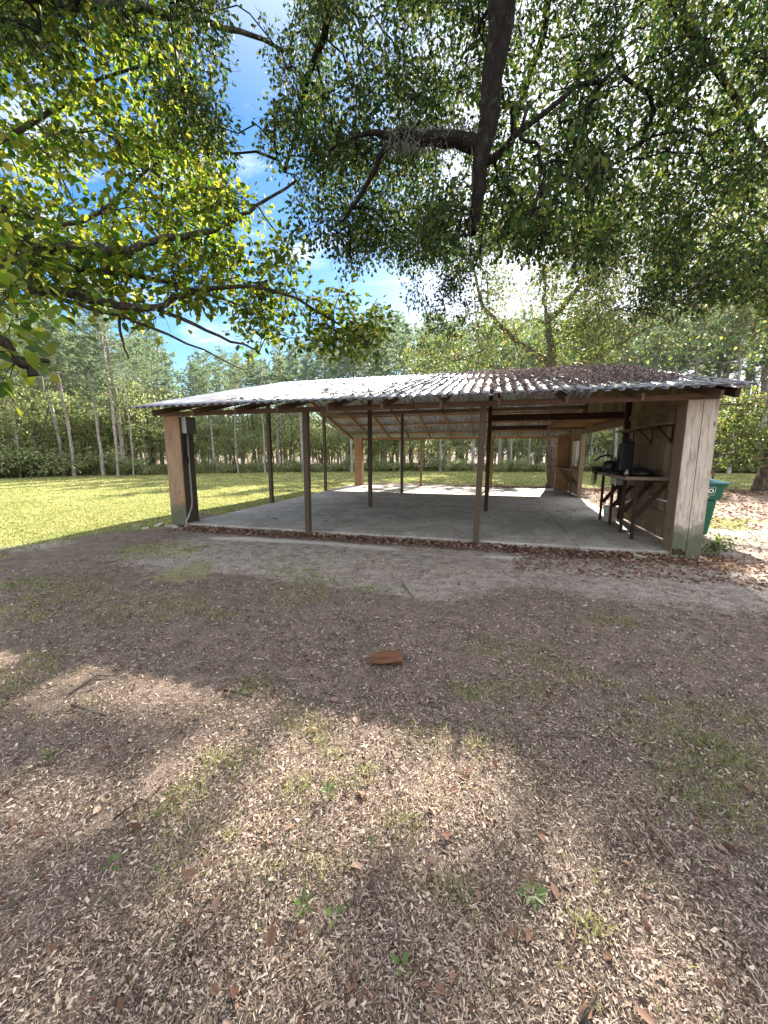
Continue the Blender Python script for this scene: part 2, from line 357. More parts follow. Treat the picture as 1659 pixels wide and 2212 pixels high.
def m_leaf(name, cols, trans=.45, tcol=None, rough=.45, spec=.35):
    """cols: base colours picked per leaf; tcol: light let through"""
    m, n, p, out = newmat(name); p.inputs['Roughness'].default_value = rough; p.inputs['Specular IOR Level'].default_value = spec
    g = N(n, 'ShaderNodeNewGeometry'); st = [(i / max(1, len(cols) - 1) * .98, c) for i, c in enumerate(cols)]
    r = ramp(n, st, g.outputs['Random Per Island']); n.links.new(r.outputs[0], p.inputs['Base Color'])
    if trans:
        tr = N(n, 'ShaderNodeBsdfTranslucent')
        if tcol:
            rt = ramp(n, [(i / max(1, len(tcol) - 1) * .98, c) for i, c in enumerate(tcol)], g.outputs['Random Per Island']); n.links.new(rt.outputs[0], tr.inputs[0])
        else: n.links.new(r.outputs[0], tr.inputs[0])
        ms = N(n, 'ShaderNodeMixShader'); ms.inputs[0].default_value = trans
        n.links.new(p.outputs[0], ms.inputs[1]); n.links.new(tr.outputs[0], ms.inputs[2]); n.links.new(ms.outputs[0], out.inputs[0])
    return m
M_l_big = m_leaf('broad_green_leaf', [(.018, .045, .012), (.035, .07, .016), (.07, .11, .02), (.14, .15, .03)], .48, [(.07, .16, .015), (.18, .30, .02), (.36, .46, .04), (.56, .52, .06)], .5, .2)
M_l_oak = m_leaf('oak_leaf', [(.010, .024, .010), (.017, .036, .013), (.028, .05, .015), (.06, .07, .018)], .3, [(.02, .055, .012), (.045, .10, .018), (.10, .17, .025), (.28, .30, .05)], .6, .12)
M_l_mid = m_leaf('mid_green_leaf', [(.025, .045, .016), (.045, .07, .024), (.08, .10, .035), (.16, .13, .06)], .38, [(.06, .12, .02), (.14, .22, .04), (.28, .36, .07), (.46, .38, .12)], .5, .25)
M_l_under = m_leaf('understory_leaf', [(.07, .11, .045), (.13, .17, .065), (.20, .23, .10), (.28, .28, .15)], .45, [(.2, .3, .09), (.36, .46, .15), (.52, .58, .25), (.66, .66, .36)])
M_needle = m_leaf('pine_needles', [(.06, .11, .065), (.10, .155, .09), (.16, .20, .12)], .35, [(.16, .28, .14), (.28, .40, .20), (.40, .48, .26)])
M_grass = m_leaf('grass_blades', [(.09, .12, .05), (.17, .20, .075), (.26, .27, .12), (.42, .39, .23)], .35, [(.16, .22, .04), (.28, .34, .07), (.40, .42, .13), (.5, .46, .22)], .7, .15)
M_weed = m_leaf('weed_leaf', [(.07, .11, .035), (.12, .17, .055)], .4, [(.16, .28, .05), (.28, .40, .09)])
M_chip = m_leaf('litter_flakes', [(.04, .026, .021), (.095, .064, .05), (.18, .128, .10), (.28, .21, .165), (.38, .30, .24), (.56, .47, .38)], 0, None, .85, .15)
M_dead = m_leaf('dead_leaves', [(.08, .04, .03), (.15, .08, .055), (.22, .13, .09), (.30, .20, .15), (.42, .31, .24)], .2, [(.2, .1, .06), (.34, .2, .12)], .7, .2)
M_straw = m_leaf('pine_straw', [(.20, .15, .135), (.32, .25, .225), (.44, .36, .33), (.56, .48, .44)], 0, None, .9, .1)
M_moss = m_leaf('hanging_moss', [(.10, .11, .085), (.16, .165, .13), (.07, .075, .06)], .2, None, .9, .1)

def m_bark(name, light, dark, sc=9.0, lich=None):
    m, n, p, out = newmat(name); p.inputs['Roughness'].default_value = .92; p.inputs['Specular IOR Level'].default_value = .15
    t = N(n, 'ShaderNodeTexCoord'); mp = N(n, 'ShaderNodeMapping'); mp.inputs['Scale'].default_value = (1, 1, .3); n.links.new(t.outputs['Object'], mp.inputs[0])
    v = N(n, 'ShaderNodeTexVoronoi', Scale=sc, feature='DISTANCE_TO_EDGE'); n.links.new(mp.outputs[0], v.inputs['Vector'])
    a = N(n, 'ShaderNodeTexNoise', Scale=sc * 1.6, Detail=7.0, Roughness=.7); n.links.new(mp.outputs[0], a.inputs['Vector'])
    ml = N(n, 'ShaderNodeMath', operation='MULTIPLY_ADD'); n.links.new(v.outputs[0], ml.inputs[0]); ml.inputs[1].default_value = .8; n.links.new(a.outputs[0], ml.inputs[2])
    r = ramp(n, [(.38, dark), (.6, tuple((x + y) / 2 for x, y in zip(light, dark))), (.85, light)], ml.outputs[0]); c = r.outputs[0]
    if lich:
        b = N(n, 'ShaderNodeTexNoise', Scale=5.0, Detail=6.0, Roughness=.7); n.links.new(t.outputs['Object'], b.inputs['Vector'])
        rb = ramp(n, [(.55, (0, 0, 0)), (.64, (.8, .8, .8))], b.outputs[0]); c = mixc(n, rb.outputs[0], c, lich)
    n.links.new(c, p.inputs['Base Color']); bump(n, ml.outputs[0], p, .9, .03); return m
M_bark = m_bark('dark_oak_bark', (.026, .021, .017), (.006, .005, .004), 14., (.06, .066, .052))
M_bark2 = m_bark('grey_branch_bark', (.085, .075, .058), (.022, .018, .014), 18., (.12, .14, .09))
M_pinebark = m_bark('pine_bark', (.42, .38, .36), (.17, .14, .125), 6.)
M_oakbark = m_bark('brown_tree_bark', (.20, .16, .125), (.05, .037, .028), 7., (.2, .19, .16))

# ------------------------------------------------------------------ ground
SLAB = (-6.8, 3.12, 7.17, 18.65)
def m_lawn(x, y):
    e = 1.2 * (vnoise(x, y, .7, 1) - .5)
    left = sstep(-6.4, -8.6, x + 1.1 * e) * sstep(3.2, 6.4, y + 1.3 * e - .16 * (x + 8))
    leftback = sstep(-6.9, -7.2, x + .25 * e) * sstep(8.2, 9.5, y)
    far = sstep(19.6, 21.2, y + e - .12 * np.maximum(x, 0)) 
    farr = np.where(x > 6, sstep(19.5, 21.5, y + e), 1)
    patch = .50 * sstep(.55, .75, vnoise(x, y, 1.1, 5)) * sstep(1.5, -4.5, x) * sstep(1.5, 2.6, y) * sstep(6.3, 5.2, y)
    rp = .55 * sstep(.52, .7, vnoise(x, y, .9, 8)) * sstep(3.9, 4.6, x) * sstep(5, 6.5, y)
    wood = sstep(1.5, -1.5, np.hypot(x, y) - np.interp(np.degrees(np.arctan2(x, y)), [-80, -60, -45, -15, 0, 20, 40], [39, 38, 36, 36.5, 38, 43, 48]))
    return np.clip(np.maximum.reduce([left, leftback, np.minimum(far, farr), patch, rp]), 0, 1) * wood
def m_sand(x, y):
    s = .55 * sstep(3.6, 4.8, y + (vnoise(x, y, .8, 2) - .5) * 1.6) * sstep(6.9, 6.5, y) * sstep(-7.5, -5, x)
    strip = 1.0 * np.exp(-((y - 6.25 - .05 * np.sin(x * 1.3)) / .17) ** 2) * sstep(-5.6, -5.0, x) * (sstep(-1.2, -1.8, x) + .8 * np.exp(-((x - .35) / .5) ** 2) + .9 * np.exp(-((x - 3.2) / .8) ** 2))
    road = .85 * np.exp(-((y - 9.6 - .42 * (x - 4)) / 1.15) ** 2) * sstep(3.4, 4.2, x)
    side = .5 * sstep(3.3, 3.8, x) * sstep(6.2, 7, y) * sstep(17, 15, y)
    lef = .6 * np.exp(-((x + 8.2) / 1.3) ** 2 - ((y - 4.9) / .8) ** 2)
    bare = .5 * np.exp(-((x + 6.9) / .35) ** 2) * sstep(7.6, 8.2, y) * sstep(19, 18, y)
    return np.clip(np.maximum.reduce([s, strip, road, side, lef, bare]), 0, 1)
def m_pale(x, y):
    q = vnoise(x, y, 2.2, 14) - .5
    return .95 * np.exp(-((y - 6.3 - .05 * np.sin(x * 1.3) - .12 * q) / (.10 + .10 * vnoise(x, y, .8, 15))) ** 2) * np.clip(sstep(-5.7, -5.0, x) * sstep(-1.0, -1.9, x) + .9 * np.exp(-((x - .3) / .5) ** 2) + .9 * np.exp(-((x - 4.4) / .8) ** 2), 0, 1)
def gz(x, y):
    z = -.05 + .05 * (vnoise(x, y, .35, 3) - .5) + .022 * (vnoise(x, y, 1.6, 4) - .5)
    near = sstep(0, 1.1, np.maximum.reduce([SLAB[0] - x, x - SLAB[1], SLAB[2] - y, y - SLAB[3]]))
    z = z * near + (-.085) * (1 - near)
    inside = (x > SLAB[0] + .05) & (x < SLAB[1] - .05) & (y > SLAB[2] + .05) & (y < SLAB[3] - .05)
    return np.where(inside, -.16, z)
gx = np.concatenate([-np.geomspace(600, 14, 30), np.arange(-13.5, 9, .11), np.geomspace(9.5, 600, 30)])
gy = np.concatenate([-np.geomspace(300, 2, 14), np.arange(-1.5, 9, .09), np.arange(9, 24, .16), np.geomspace(24.3, 900, 45)])
GX, GY = np.meshgrid(gx, gy); nX, nY = len(gx), len(gy)
V = np.stack([GX.ravel(), GY.ravel(), gz(GX, GY).ravel()], 1)
ii, jj = np.meshgrid(np.arange(nX - 1), np.arange(nY - 1)); i0 = (jj * nX + ii).ravel()
gme = fast_mesh('ground', V, np.stack([i0, i0 + 1, i0 + nX + 1, i0 + nX], 1))
for nm, fn in (('lawn', m_lawn), ('sand', m_sand), ('pale_sand', m_pale)):
    a = gme.attributes.new(nm, 'FLOAT', 'POINT'); a.data.foreach_set('value', fn(GX, GY).ravel().astype(np.float32))
gme.polygons.foreach_set('use_smooth', [True] * len(gme.polygons))
tag(link('ground', gme, M_ground), 'bare dirt with leaf litter giving way to open lawn', None, None, 'structure')

# ------------------------------------------------------------------ slab
b = MB(); jx = [SLAB[0], -2.02, 1.5, SLAB[1]]
for a_, c_ in zip(jx[:-1], jx[1:]):
    for y0, y1 in ((SLAB[2], 12.9), (12.91, SLAB[3])):
        b.box(a_ + .005, c_ - .005, y0, y1 - .003, -.2, 0)
b.box(SLAB[0] + .03, SLAB[1] - .03, SLAB[2] + .03, SLAB[3] - .03, -.22, -.018)
slab = b.build('concrete_slab', M_conc, None, bevel=.008); tag(slab, 'grey concrete floor slab under the open shed', None, None, 'structure')

# ------------------------------------------------------------------ the shed
RY, RZ = 12.8, 4.06; SN, SF = .248, .272; YE, YF = 6.5, 19.15
def zs(y): return RZ - (SN * (RY - y) if y < RY else SF * (y - RY))
shed = empty('open_shed', (-1.85, 12.9, 0), 'open sided timber shed with a corrugated metal gable roof and one plank wall', 'shed')
def sheet(x0, x1, y0, y1, name='roof_sheet'):
    pr = []; per = .183; x = x0; k = 0
    while x < x1 - .01:
        for dx, dz in ((0, 0), (.05, 0), (.068, .036), (.156, .036), (.174, 0)):
            if x + dx <= x1: pr.append((x + dx, dz))
        x += per
    ny = 16; ys = np.linspace(y0, y1, ny); V_ = []; F_ = []
    for j, y in enumerate(ys):
        for (xx, dz) in pr:
            sag = .02 * math.sin(xx * .9 + 1) * math.sin((y - 6) * .5) + .006 * (vnoise(xx, y, 1.3, 2) - .5) - .010 * math.sin((xx + 2) * .55)
            V_.append((xx, y, zs(y) + dz + sag))
    m_ = len(pr)
    for j in range(ny - 1):
        for i in range(m_ - 1): F_.append([j * m_ + i, j * m_ + i + 1, (j + 1) * m_ + i + 1, (j + 1) * m_ + i])
    me = fast_mesh(name, V_, F_); o = link(name, me, M_metal, shed)
    md = o.modifiers.new('s', 'SOLIDIFY'); md.thickness = .0025; md.offset = 1; return o
sheet(-7.4, 3.45, YE, RY); sheet(-7.4, 3.45, RY + .002, YF)
b = MB(); rc = [(-7.42, RY - .18, zs(RY - .18) + .036), (3.47, RY - .18, zs(RY - .18) + .036)]
for s_ in (-1, 1):
    y2 = RY + s_ * .2; z2 = zs(y2) + .036
    P = [(-7.42, RY, RZ + .034), (3.47, RY, RZ + .034), (3.47, y2, z2), (-7.42, y2, z2)]
    if s_ < 0: P = [P[3], P[2], P[1], P[0]]
    b.quadbox(P + [(x, y, z + .004) for x, y, z in P])
b.build('ridge_cap', M_metal, shed)
for i in range(11):
    x = -6.92 + i * 1.0 + random.uniform(-.03, .03)
    for (ya, yb) in ((6.66, RY), (RY, 18.95)):
        b = MB(); za, zb = zs(ya) - .125, zs(yb) - .125
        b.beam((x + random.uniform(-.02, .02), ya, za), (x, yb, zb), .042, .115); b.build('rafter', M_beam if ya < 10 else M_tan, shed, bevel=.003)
for off in (.12, 1.25, 2.35, 3.35, 4.38, 5.5):
    for s_ in (-1, 1):
        y = RY + s_ * (off + random.uniform(-.03, .03)); k = SN if s_ < 0 else SF
        b = MB(); cuts = [-7.28, -3.9 + random.uniform(-.5, .5), .1 + random.uniform(-.3, .3), 3.3]
        for x0, x1 in zip(cuts[:-1], cuts[1:]):
            z0 = zs(y) - .05 - random.uniform(0, .004)
            b.beam((x0, y, z0 + .018), (x1 - .005, y, z0 + .018), .088, .036, up=(0, k * s_, 1))
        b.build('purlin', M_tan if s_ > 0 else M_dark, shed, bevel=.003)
for (y, z0, z1, xa, xb, mat) in ((7.2, 2.405, 2.495, -7.22, 3.28, M_beam), (18.42, 2.225, 2.33, -6.5, 3.1, M_tan), (10.9, 3.26, 3.385, -6.95, 3.08, M_beam), (15.1, 3.1, 3.23, -6.95, 3.08, M_beam)):
    b = MB(); c_ = -1.6 + random.uniform(-.4, .4)
    b.box(xa, c_, y - .045, y + .045, z0, z1, j=.003); b.box(c_ + .004, xb, y - .04, y + .045, z0 + .003, z1, j=.003); b.build('beam', mat, shed, bevel=.004)
def post(x, y, z1, mat, wd=.105, lean=0):
    b = MB(); h = wd / 2
    P = [(x - h, y - h, -.09 if y < 7.3 else -.002), (x + h, y - h, -.09 if y < 7.3 else -.002), (x + h, y + h, -.002), (x - h, y + h, -.002)]
    P += [(a + lean, c, z1) for a, c, _ in P]
    b.quadbox(P); return b.build('post', mat, shed, bevel=.006)
post(-3.62, 7.13, 2.40, M_post, .105, .02); post(-.235, 7.10, 2.40, M_post, .102, .05)
for x in (-6.8, -3.47, -.12):
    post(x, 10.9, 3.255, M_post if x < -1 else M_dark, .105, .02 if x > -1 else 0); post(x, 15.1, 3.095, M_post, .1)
post(-3.29, 18.42, 2.22, M_tan, .1); post(-.02, 18.42, 2.22, M_tan, .1)
def corner(x0, x1, y0, y1, zb, zt, mats, boards=1, rot=False):
    """boxed-in corner column; each face board is a sub-part"""
    b = MB(); b.box(x0 + .026, x1 - .026, y0 + .026, y1 - .026, zb + .06, zt - .004); core = b.build('corner_column', M_dark, shed)
    wd = (x1 - x0) / boards
    for i in range(boards):
        b = MB(); xa, xb = x0 + i * wd + .005, x0 + (i + 1) * wd - .005
        if rot:           # rotten, ragged foot
            n = 9; 
            base = zb + (.12 if i == 0 else 0)
            for k in range(n):
                a0 = xa + (xb - xa) * k / n; a1 = xa + (xb - xa) * (k + 1) / n
                dz = (random.uniform(0, .05) if i == 0 else random.uniform(0, .012))
                b.box(a0, a1 + .0003 * (k % 2), y0 - .0004 * (k % 3), y0 + .025, base + dz, zt, 0)
            # keep one grain over the whole board
            uv = []
            for v_ in range(len(b.f)):
                for vi in b.f[v_]: uv.append((b.v[vi][2] + 3 + i * 7, b.v[vi][0] + b.v[vi][1] + i * 3))
            b.uv = uv
            b.build('face_board', mats[0], core)
        else:
            b.box(xa, xb, y0, y0 + .025, zb, zt, j=.002); b.build('face_board', mats[0], core, bevel=.003)
    b = MB(); b.box(x0 + .001, x0 + .025, y0 + .0265, y1 - .027, zb + .01, zt - .003, j=.001); b.build('side_board', mats[1], core, bevel=.003)
    b = MB(); b.box(x1 - .025, x1 - .001, y0 + .0265, y1 - .027, zb + .01, zt - .003, j=.001); b.build('side_board', mats[2], core, bevel=.003)
    return core
corner(-7.13, -6.70, 7.16, 7.58, -.05, 2.40, (M_corner, M_corner, M_post))
corner(-6.55, -6.17, 18.02, 18.37, 0.002, 2.33, (M_tan, M_tan, M_tan))
corner(2.86, 3.27, 7.12, 7.5, -.10, 2.40, (M_pale, M_plank, M_pale), 2, True)
corner(2.62, 3.08, 17.72, 18.1, .002, 2.36, (M_tan, M_tan, M_tan))
# header stub of blackened wood over the right column
b = MB(); b.beam((3.28, 6.72, 2.43), (3.28, 8.2, 2.80), .06, .12); b.build('rafter', M_dark, shed, bevel=.004)
# plank wall
XW = 3.1
def planks(y0, y1, zlo, zhi, name, mat, par, wd=.135):
    b = MB(); y = y0
    while y < y1 - .03:
        ye = min(y + wd * random.uniform(.9, 1.1), y1)
        za = zlo(y) if callable(zlo) else zlo; z1, z2 = zhi(y + .004), zhi(ye - .004)
        za += random.uniform(0, .02) if zlo == .02 else 0
        dx = random.uniform(0, .006)
        P = [(XW + dx, y + .004, za), (XW + .022 + dx, y + .004, za), (XW + .022 + dx, ye - .004, za), (XW + dx, ye - .004, za),
             (XW + dx, y + .004, z1), (XW + .022 + dx, y + .004, z1), (XW + .022 + dx, ye - .004, z2), (XW + dx, ye - .004, z2)]
        b.quadbox(P); y = ye
    return b.build(name, mat, par)
roofu = lambda y: zs(y) - .07
wallA = planks(7.52, 10.62, .02, roofu, 'plank_wall', M_plank, shed)
b = MB(); b.box(XW + .031, XW + .043, 7.53, 10.6, .03, 2.52); b.build('gap_shade_sheet', M_dark, shed)  # added dark sheet that keeps daylight out of the plank gaps
wallG = planks(10.62, 15.14, 2.3, roofu, 'gable_planks', M_plank, shed)
b = MB()
wallB = planks(15.14, 15.75, .02, roofu, 'plank_wall', M_plank, shed)
planks(15.75, 16.9, .02, lambda y: 1.08, 'under_window_planks', M_plank, wallB)
planks(15.75, 16.9, 2.06, roofu, 'over_window_planks', M_plank, wallB)
planks(16.9, 18.06, .02, roofu, 'plank_wall', M_plank, shed)
for (y0, y1, z, h) in ((7.52, 10.5, .22, .30), (7.52, 10.5, .30, 0), (7.52, 10.5, 1.76, .09), (7.52, 10.5, 2.34, .11), (15.3, 17.7, .36, .1), (15.3, 15.72, 1.5, .1), (16.93, 17.7, 1.5, .1), (15.3, 17.7, 2.2, .11), (7.52, 10.5, .95, .1)):
    if h:
        b = MB(); b.box(XW - .04, XW - .002, y0, y1, z, z + h, j=.003); b.build('wall_rail', M_plank, shed, bevel=.003)
b = MB(); b.box(XW - .07, XW - .002, 10.68, 15.05, 2.24, 2.42, j=.004); b.build('door_header', M_plank, shed, bevel=.004)
b = MB(); b.box(XW - .11, XW - .003, 10.5, 10.62, .001, 3.38); b.build('post', M_dark, shed, bevel=.005)  # backlit shade on this post is put into its dark timber colour
b = MB(); b.box(XW - .12, XW - .003, 15.12, 15.25, .001, 3.09); b.build('post', M_plank, shed, bevel=.005)
# window: pale panel propped in the opening
b = MB()
for (y0, y1, z0, z1) in ((15.7, 15.78, 1.06, 2.1), (16.87, 16.95, 1.06, 2.1), (15.78, 16.87, 1.02, 1.08), (15.78, 16.87, 2.05, 2.11)):
    b.box(XW - .035, XW + .034, y0, y1, z0, z1)
wf = b.build('window_frame', M_beam, shed, bevel=.003)
b = MB(); b.box(XW - .06, XW - .04, 16.1, 16.82, 1.09, 2.04); b.build('pane', M_wallpane, wf, bevel=.002)
# loft framing between the mid rows
b = MB(); b.box(-.066, 3.05, 10.83, 10.87, 2.43, 2.59, j=.003); b.build('loft_beam', M_dark, shed, bevel=.004)
b = MB(); b.box(-.069, 3.05, 15.0, 15.04, 2.43, 2.57, j=.003); b.build('loft_beam', M_dark, shed, bevel=.004)
b = MB(); b.beam((1.62, 10.875, 2.47), (1.84, 14.99, 2.49), .04, .12); b.build('loft_rim_board', M_beam, shed, bevel=.003)
for y in (11.5, 12.2, 12.9, 13.6, 14.3):
    b = MB(); xx = 1.68 + (y - 10.87) * .053
    b.box(xx + .025, 3.04, y, y + .04, 2.44, 2.54, j=.003); b.build('loft_joist', M_tan, shed, bevel=.003)
b = MB(); b.box(1.2, 3.0, 13.0, 13.04, 3.2, 3.3); 
# wall shelf with iron brackets
b = MB(); b.box(2.74, XW - .042, 7.55, 10.45, 2.07, 2.095, j=.002); shelf = b.build('wall_shelf', M_plank, shed, bevel=.003)
for y in (8.05, 8.95, 10.0):
    b = MB(); b.beam((2.80, y, 2.058), (XW - .05, y, 1.80), .022, .022); b.box(XW - .065, XW - .045, y - .012, y + .012, 1.77, 2.064); b.build('shelf_bracket', M_blackmet, shelf)
# serving counter in the far corner
b = MB(); b.box(2.56, XW - .125, 15.3, 17.70, .985, 1.02, j=.003); b.box(2.5, 2.62, 17.2, 18.15, .99, 1.018); ctr = b.build('counter', M_beam, shed, bevel=.004)
for y in (15.6, 16.3, 17.1):
    b = MB(); b.beam((2.66, y, .965), (XW - .06, y, .45), .04, .085); b.build('counter_brace', M_beam, ctr, bevel=.003)
b = MB(); b.box(2.93, 2.98, 16.28, 16.33, .02, .98); b.build('counter_leg', M_beam, ctr)
# hanging wire + drop light cable from the near beam
b = MB(); P = [(-.35 + .006 * i + .03 * math.sin(i * .4), 15.9 - .0 * i, 3.25 - .02 * i) for i in range(24)]
b.tube(P, .012, 5); tag(b.build('hanging_cable', M_black, None, True), 'short black cable dangling from a rafter below the metal roof', 'cable')
def sagline(a, c, sag, n=14): 
    a = Vector(a); c = Vector(c); return [a.lerp(c, i / n) - Vector((0, 0, sag * math.sin(math.pi * i / n))) for i in range(n + 1)]
b = MB(); b.tube(sagline((-.1, 15.5, 3.18), (2.9, 15.5, 3.12), .22), .008, 5); tag(b.build('sagging_wire', M_black, None, True), 'thin dark wire sagging beneath the roof above the loft beams', 'wire')

# ------------------------------------------------------------------ electrical box on the left column
eb = empty('electrical_box', (-6.62, 7.4, 2.03), 'dark grey electrical box high on the left corner column', 'electrical box')
b = MB(); b.box(-6.698, -6.575, 7.22, 7.50, 2.03, 2.385); b.build('enclosure', M_boxpale, eb, bevel=.006)
b = MB(); b.box(-6.573, -6.56, 7.215, 7.505, 2.025, 2.39); b.build('box_door', M_boxgrey, eb, bevel=.004)
b = MB(); b.tube([(-6.66, 7.33, 2.028), (-6.665, 7.33, 1.2), (-6.665, 7.33, .5), (-6.66, 7.30, .36), (-6.655, 7.17, .14), (-6.66, 7.11, .06), (-6.66, 7.10, -.12)], .021, 10); b.build('conduit', M_pvc, eb, True)
b = MB(); b.tube([(-6.66, 7.27, 2.028), (-6.68, 7.25, 1.9), (-6.683, 7.245, 1.75), (-6.68, 7.25, 1.52)], .012, 8); b.build('cable', M_black, eb, True)
b = MB(); b.box(-6.698, -6.64, 7.22, 7.30, 1.36, 1.52); b.build('outlet_box', M_black, eb, bevel=.008)

# ------------------------------------------------------------------ workbench against the wall
wb = empty('workbench', (2.7, 9.1, 0), 'dark trestle workbench with a pale edge strip against the plank wall', 'workbench')
b = MB(); b.box(2.36, XW - .045, 7.93, 10.35, 1.115, 1.165); b.build('tabletop', M_dark, wb, bevel=.004)
b = MB(); b.box(2.34, 2.358, 7.93, 10.35, 1.11, 1.17); b.box(2.34, XW - .05, 7.91, 7.928, 1.11, 1.17); b.build('edge_strip', M_plank, wb)
for (x, y) in ((2.44, 8.02), (2.44, 8.68), (2.44, 9.45), (2.44, 10.25)):
    b = MB(); b.box(x + .1, x + .15, y - .03, y + .03, .002, 1.112); b.build('leg', M_dark, wb, bevel=.003)
    b = MB(); b.beam((x + .16, y + .045, .42), (XW - .06, y + .045, 1.02), .04, .08); b.build('brace', M_dark, wb, bevel=.003)
b = MB(); b.box(2.5, XW - .07, 9.05, 9.42, .93, 1.11); sk = b.build('sink_bowl', M_steel, wb, bevel=.01)
b = MB(); b.tube([(2.72, 9.2, .93), (2.72, 9.2, .62), (2.75, 9.2, .56), (2.9, 9.2, .62), (2.98, 9.25, .62)], .03, 10); b.build('drain_pipe', M_white, wb, True)
b = MB(); b.tube([(XW - .07, 7.6, .74), (XW - .07, 8.7, .74)], .018, 8); tag(b.build('white_pipe', M_white, None, True), 'thin white pipe fixed low on the plank wall', 'pipe')
# bucket
bk = empty('bucket', (2.72, 10.02, 0), 'pale plastic bucket standing under the far end of the workbench', 'bucket')
b = MB(); b.lathe([(0, .01), (.125, .01), (.15, .34), (.162, .345), (.162, .365), (.145, .365), (.12, .03), (0, .03)], (2.72, 10.02, 0), 24); b.build('body', M_white, bk, True)
b = MB(); b.tube([(2.56, 10.02, .33), (2.56, 9.95, .22), (2.64, 9.87, .16), (2.8, 9.87, .16), (2.88, 9.95, .22), (2.88, 10.02, .33)], .004, 6); b.build('handle', M_blackmet, bk, True)
# things on the bench
cb = empty('tall_black_case', (2.72, 9.15, 1.165), 'tall upright black case standing at the back of the workbench', 'case')
b = MB(); P = [(2.52, 9.0, 1.166), (2.78, 9.0, 1.166), (2.78, 9.32, 1.166), (2.52, 9.32, 1.166), (2.57, 9.02, 1.80), (2.79, 9.02, 1.82), (2.79, 9.30, 1.82), (2.57, 9.30, 1.80)]; b.quadbox(P); b.build('body', M_black, cb, bevel=.02)
b = MB(); b.tube([(2.62, 9.1, 1.81), (2.63, 9.1, 1.87), (2.72, 9.1, 1.88), (2.73, 9.1, 1.815)], .01, 6); b.build('handle', M_black, cb, True)
b = MB(); b.box(2.782, 2.80, 9.08, 9.2, 1.3, 1.75); b.build('red_stripe', M_red, cb)
tl = empty('trolling_motor', (2.45, 9.5, 1.165), 'black boat motor head with a curved tiller handle lying on the workbench', 'motor')
b = MB(); b.lathe([(0, .03), (.09, .03), (.13, .1), (.14, .2), (.1, .27), (0, .3)], (2.47, 9.45, 1.14), 18, sq=.75); b.build('motor_head', M_black, tl, True)
b = MB(); b.tube([(2.47, 9.45, 1.40), (2.51, 9.43, 1.47), (2.47, 9.42, 1.535), (2.38, 9.42, 1.55), (2.28, 9.42, 1.52), (2.2, 9.42, 1.46), (2.16, 9.42, 1.42)], [.018, .018, .02, .02, .02, .02, .016], 8); b.build('tiller_handle', M_black, tl, True)
b = MB(); b.tube([(2.56, 9.42, 1.18), (2.56, 9.42, 1.5)], .015, 8); b.tube([(2.33, 9.43, 1.40), (2.45, 9.45, 1.36)], .012, 6); b.build('bracket', M_black, tl, True)
pts = []; th = 0
for i in range(260):
    th += .27; rr = .10 + .05 * math.sin(i * .13)
    pts.append((2.36 + rr * math.cos(th) + .03 * math.sin(i * .05), 9.95 + rr * 1.25 * math.sin(th) + .04 * math.cos(i * .08), 1.185 + .045 * (1 + math.sin(i * .21))))
b = MB(); b.tube(pts, .0065, 5)
P = []
for k in range(7):
    r0 = .06 + .02 * k % .05 + .03 * (k % 3)
    cy_ = 9.9 + .035 * (k % 4); cx_ = 2.325
    q = [(cx_ - .02 * (k % 3), cy_ + r0 * math.cos(t), 1.17 - .11 - .015 * (k % 3) + (r0 + .03) * math.sin(t)) for t in np.linspace(0, 2 * math.pi, 18)]
    b.tube(q, .0045, 4, cap=False)
tag(b.build('cable_tangle', M_black, None, True), 'tangle of thin black cables spilling over the end of the workbench', 'cable')
hp = empty('tackle_bag', (2.72, 8.55, 1.165), 'low black bag with a loop handle on the near half of the workbench', 'bag')
b = MB(); b.lathe([(0, 0.002), (.2, .002), (.22, .04), (.19, .10), (.1, .145), (0, .155)], (2.76, 8.5, 1.165), 16, sq=1.6); b.build('body', M_black, hp, True)
b = MB(); b.tube([(2.68, 8.62, 1.28), (2.68, 8.60, 1.36), (2.70, 8.52, 1.385), (2.72, 8.44, 1.36), (2.72, 8.42, 1.28)], .012, 6); b.build('handle', M_black, hp, True)
b = MB(); b.lathe([(0, .002), (.045, .002), (.05, .05), (.03, .10), (.02, .12), (0, .12)], (2.5, 8.4, 1.165), 14); tag(b.build('glass_jar', M_steel, None, True), 'small shiny jar on the workbench beside the black bag', 'jar')
b = MB(); b.lathe([(0, .002), (.16, .002), (.17, .03), (.12, .07), (0, .085)], (2.45, 9.0, 1.165), 14, sq=1.5); tag(b.build('folded_tarp', M_black, None, True), 'low dark folded cloth on the workbench in front of the tall case', 'cloth')

# ------------------------------------------------------------------ wheeled bin
bn = empty('wheeled_bin', (3.95, 9.15, -.05), 'green wheeled rubbish bin with a blue green lid beside the right corner column', 'bin')
def taper(b, c, w0, d0, w1, d1, z0, z1, mi=0):
    x, y = c; b.quadbox([(x - w0 / 2, y - d0 / 2, z0), (x + w0 / 2, y - d0 / 2, z0), (x + w0 / 2, y + d0 / 2, z0), (x - w0 / 2, y + d0 / 2, z0),
                         (x - w1 / 2, y - d1 / 2, z1), (x + w1 / 2, y - d1 / 2, z1), (x + w1 / 2, y + d1 / 2, z1), (x - w1 / 2, y + d1 / 2, z1)], mi)
b = MB(); taper(b, (4.0, 9.2), .40, .44, .53, .56, -.03, .68); taper(b, (4.0, 9.2), .60, .64, .68, .72, .681, .985); b.build('body', M_bin, bn, bevel=.035)
b = MB(); taper(b, (4.0, 9.2), .71, .75, .73, .77, .96, 1.0); b.build('rim', M_bin, bn, bevel=.012)
b = MB(); b.box(3.61, 4.41, 8.79, 9.60, 1.0, 1.035); taper(b, (4.0, 9.2), .72, .72, .5, .5, 1.036, 1.075); b.build('lid', M_lid, bn, bevel=.02)
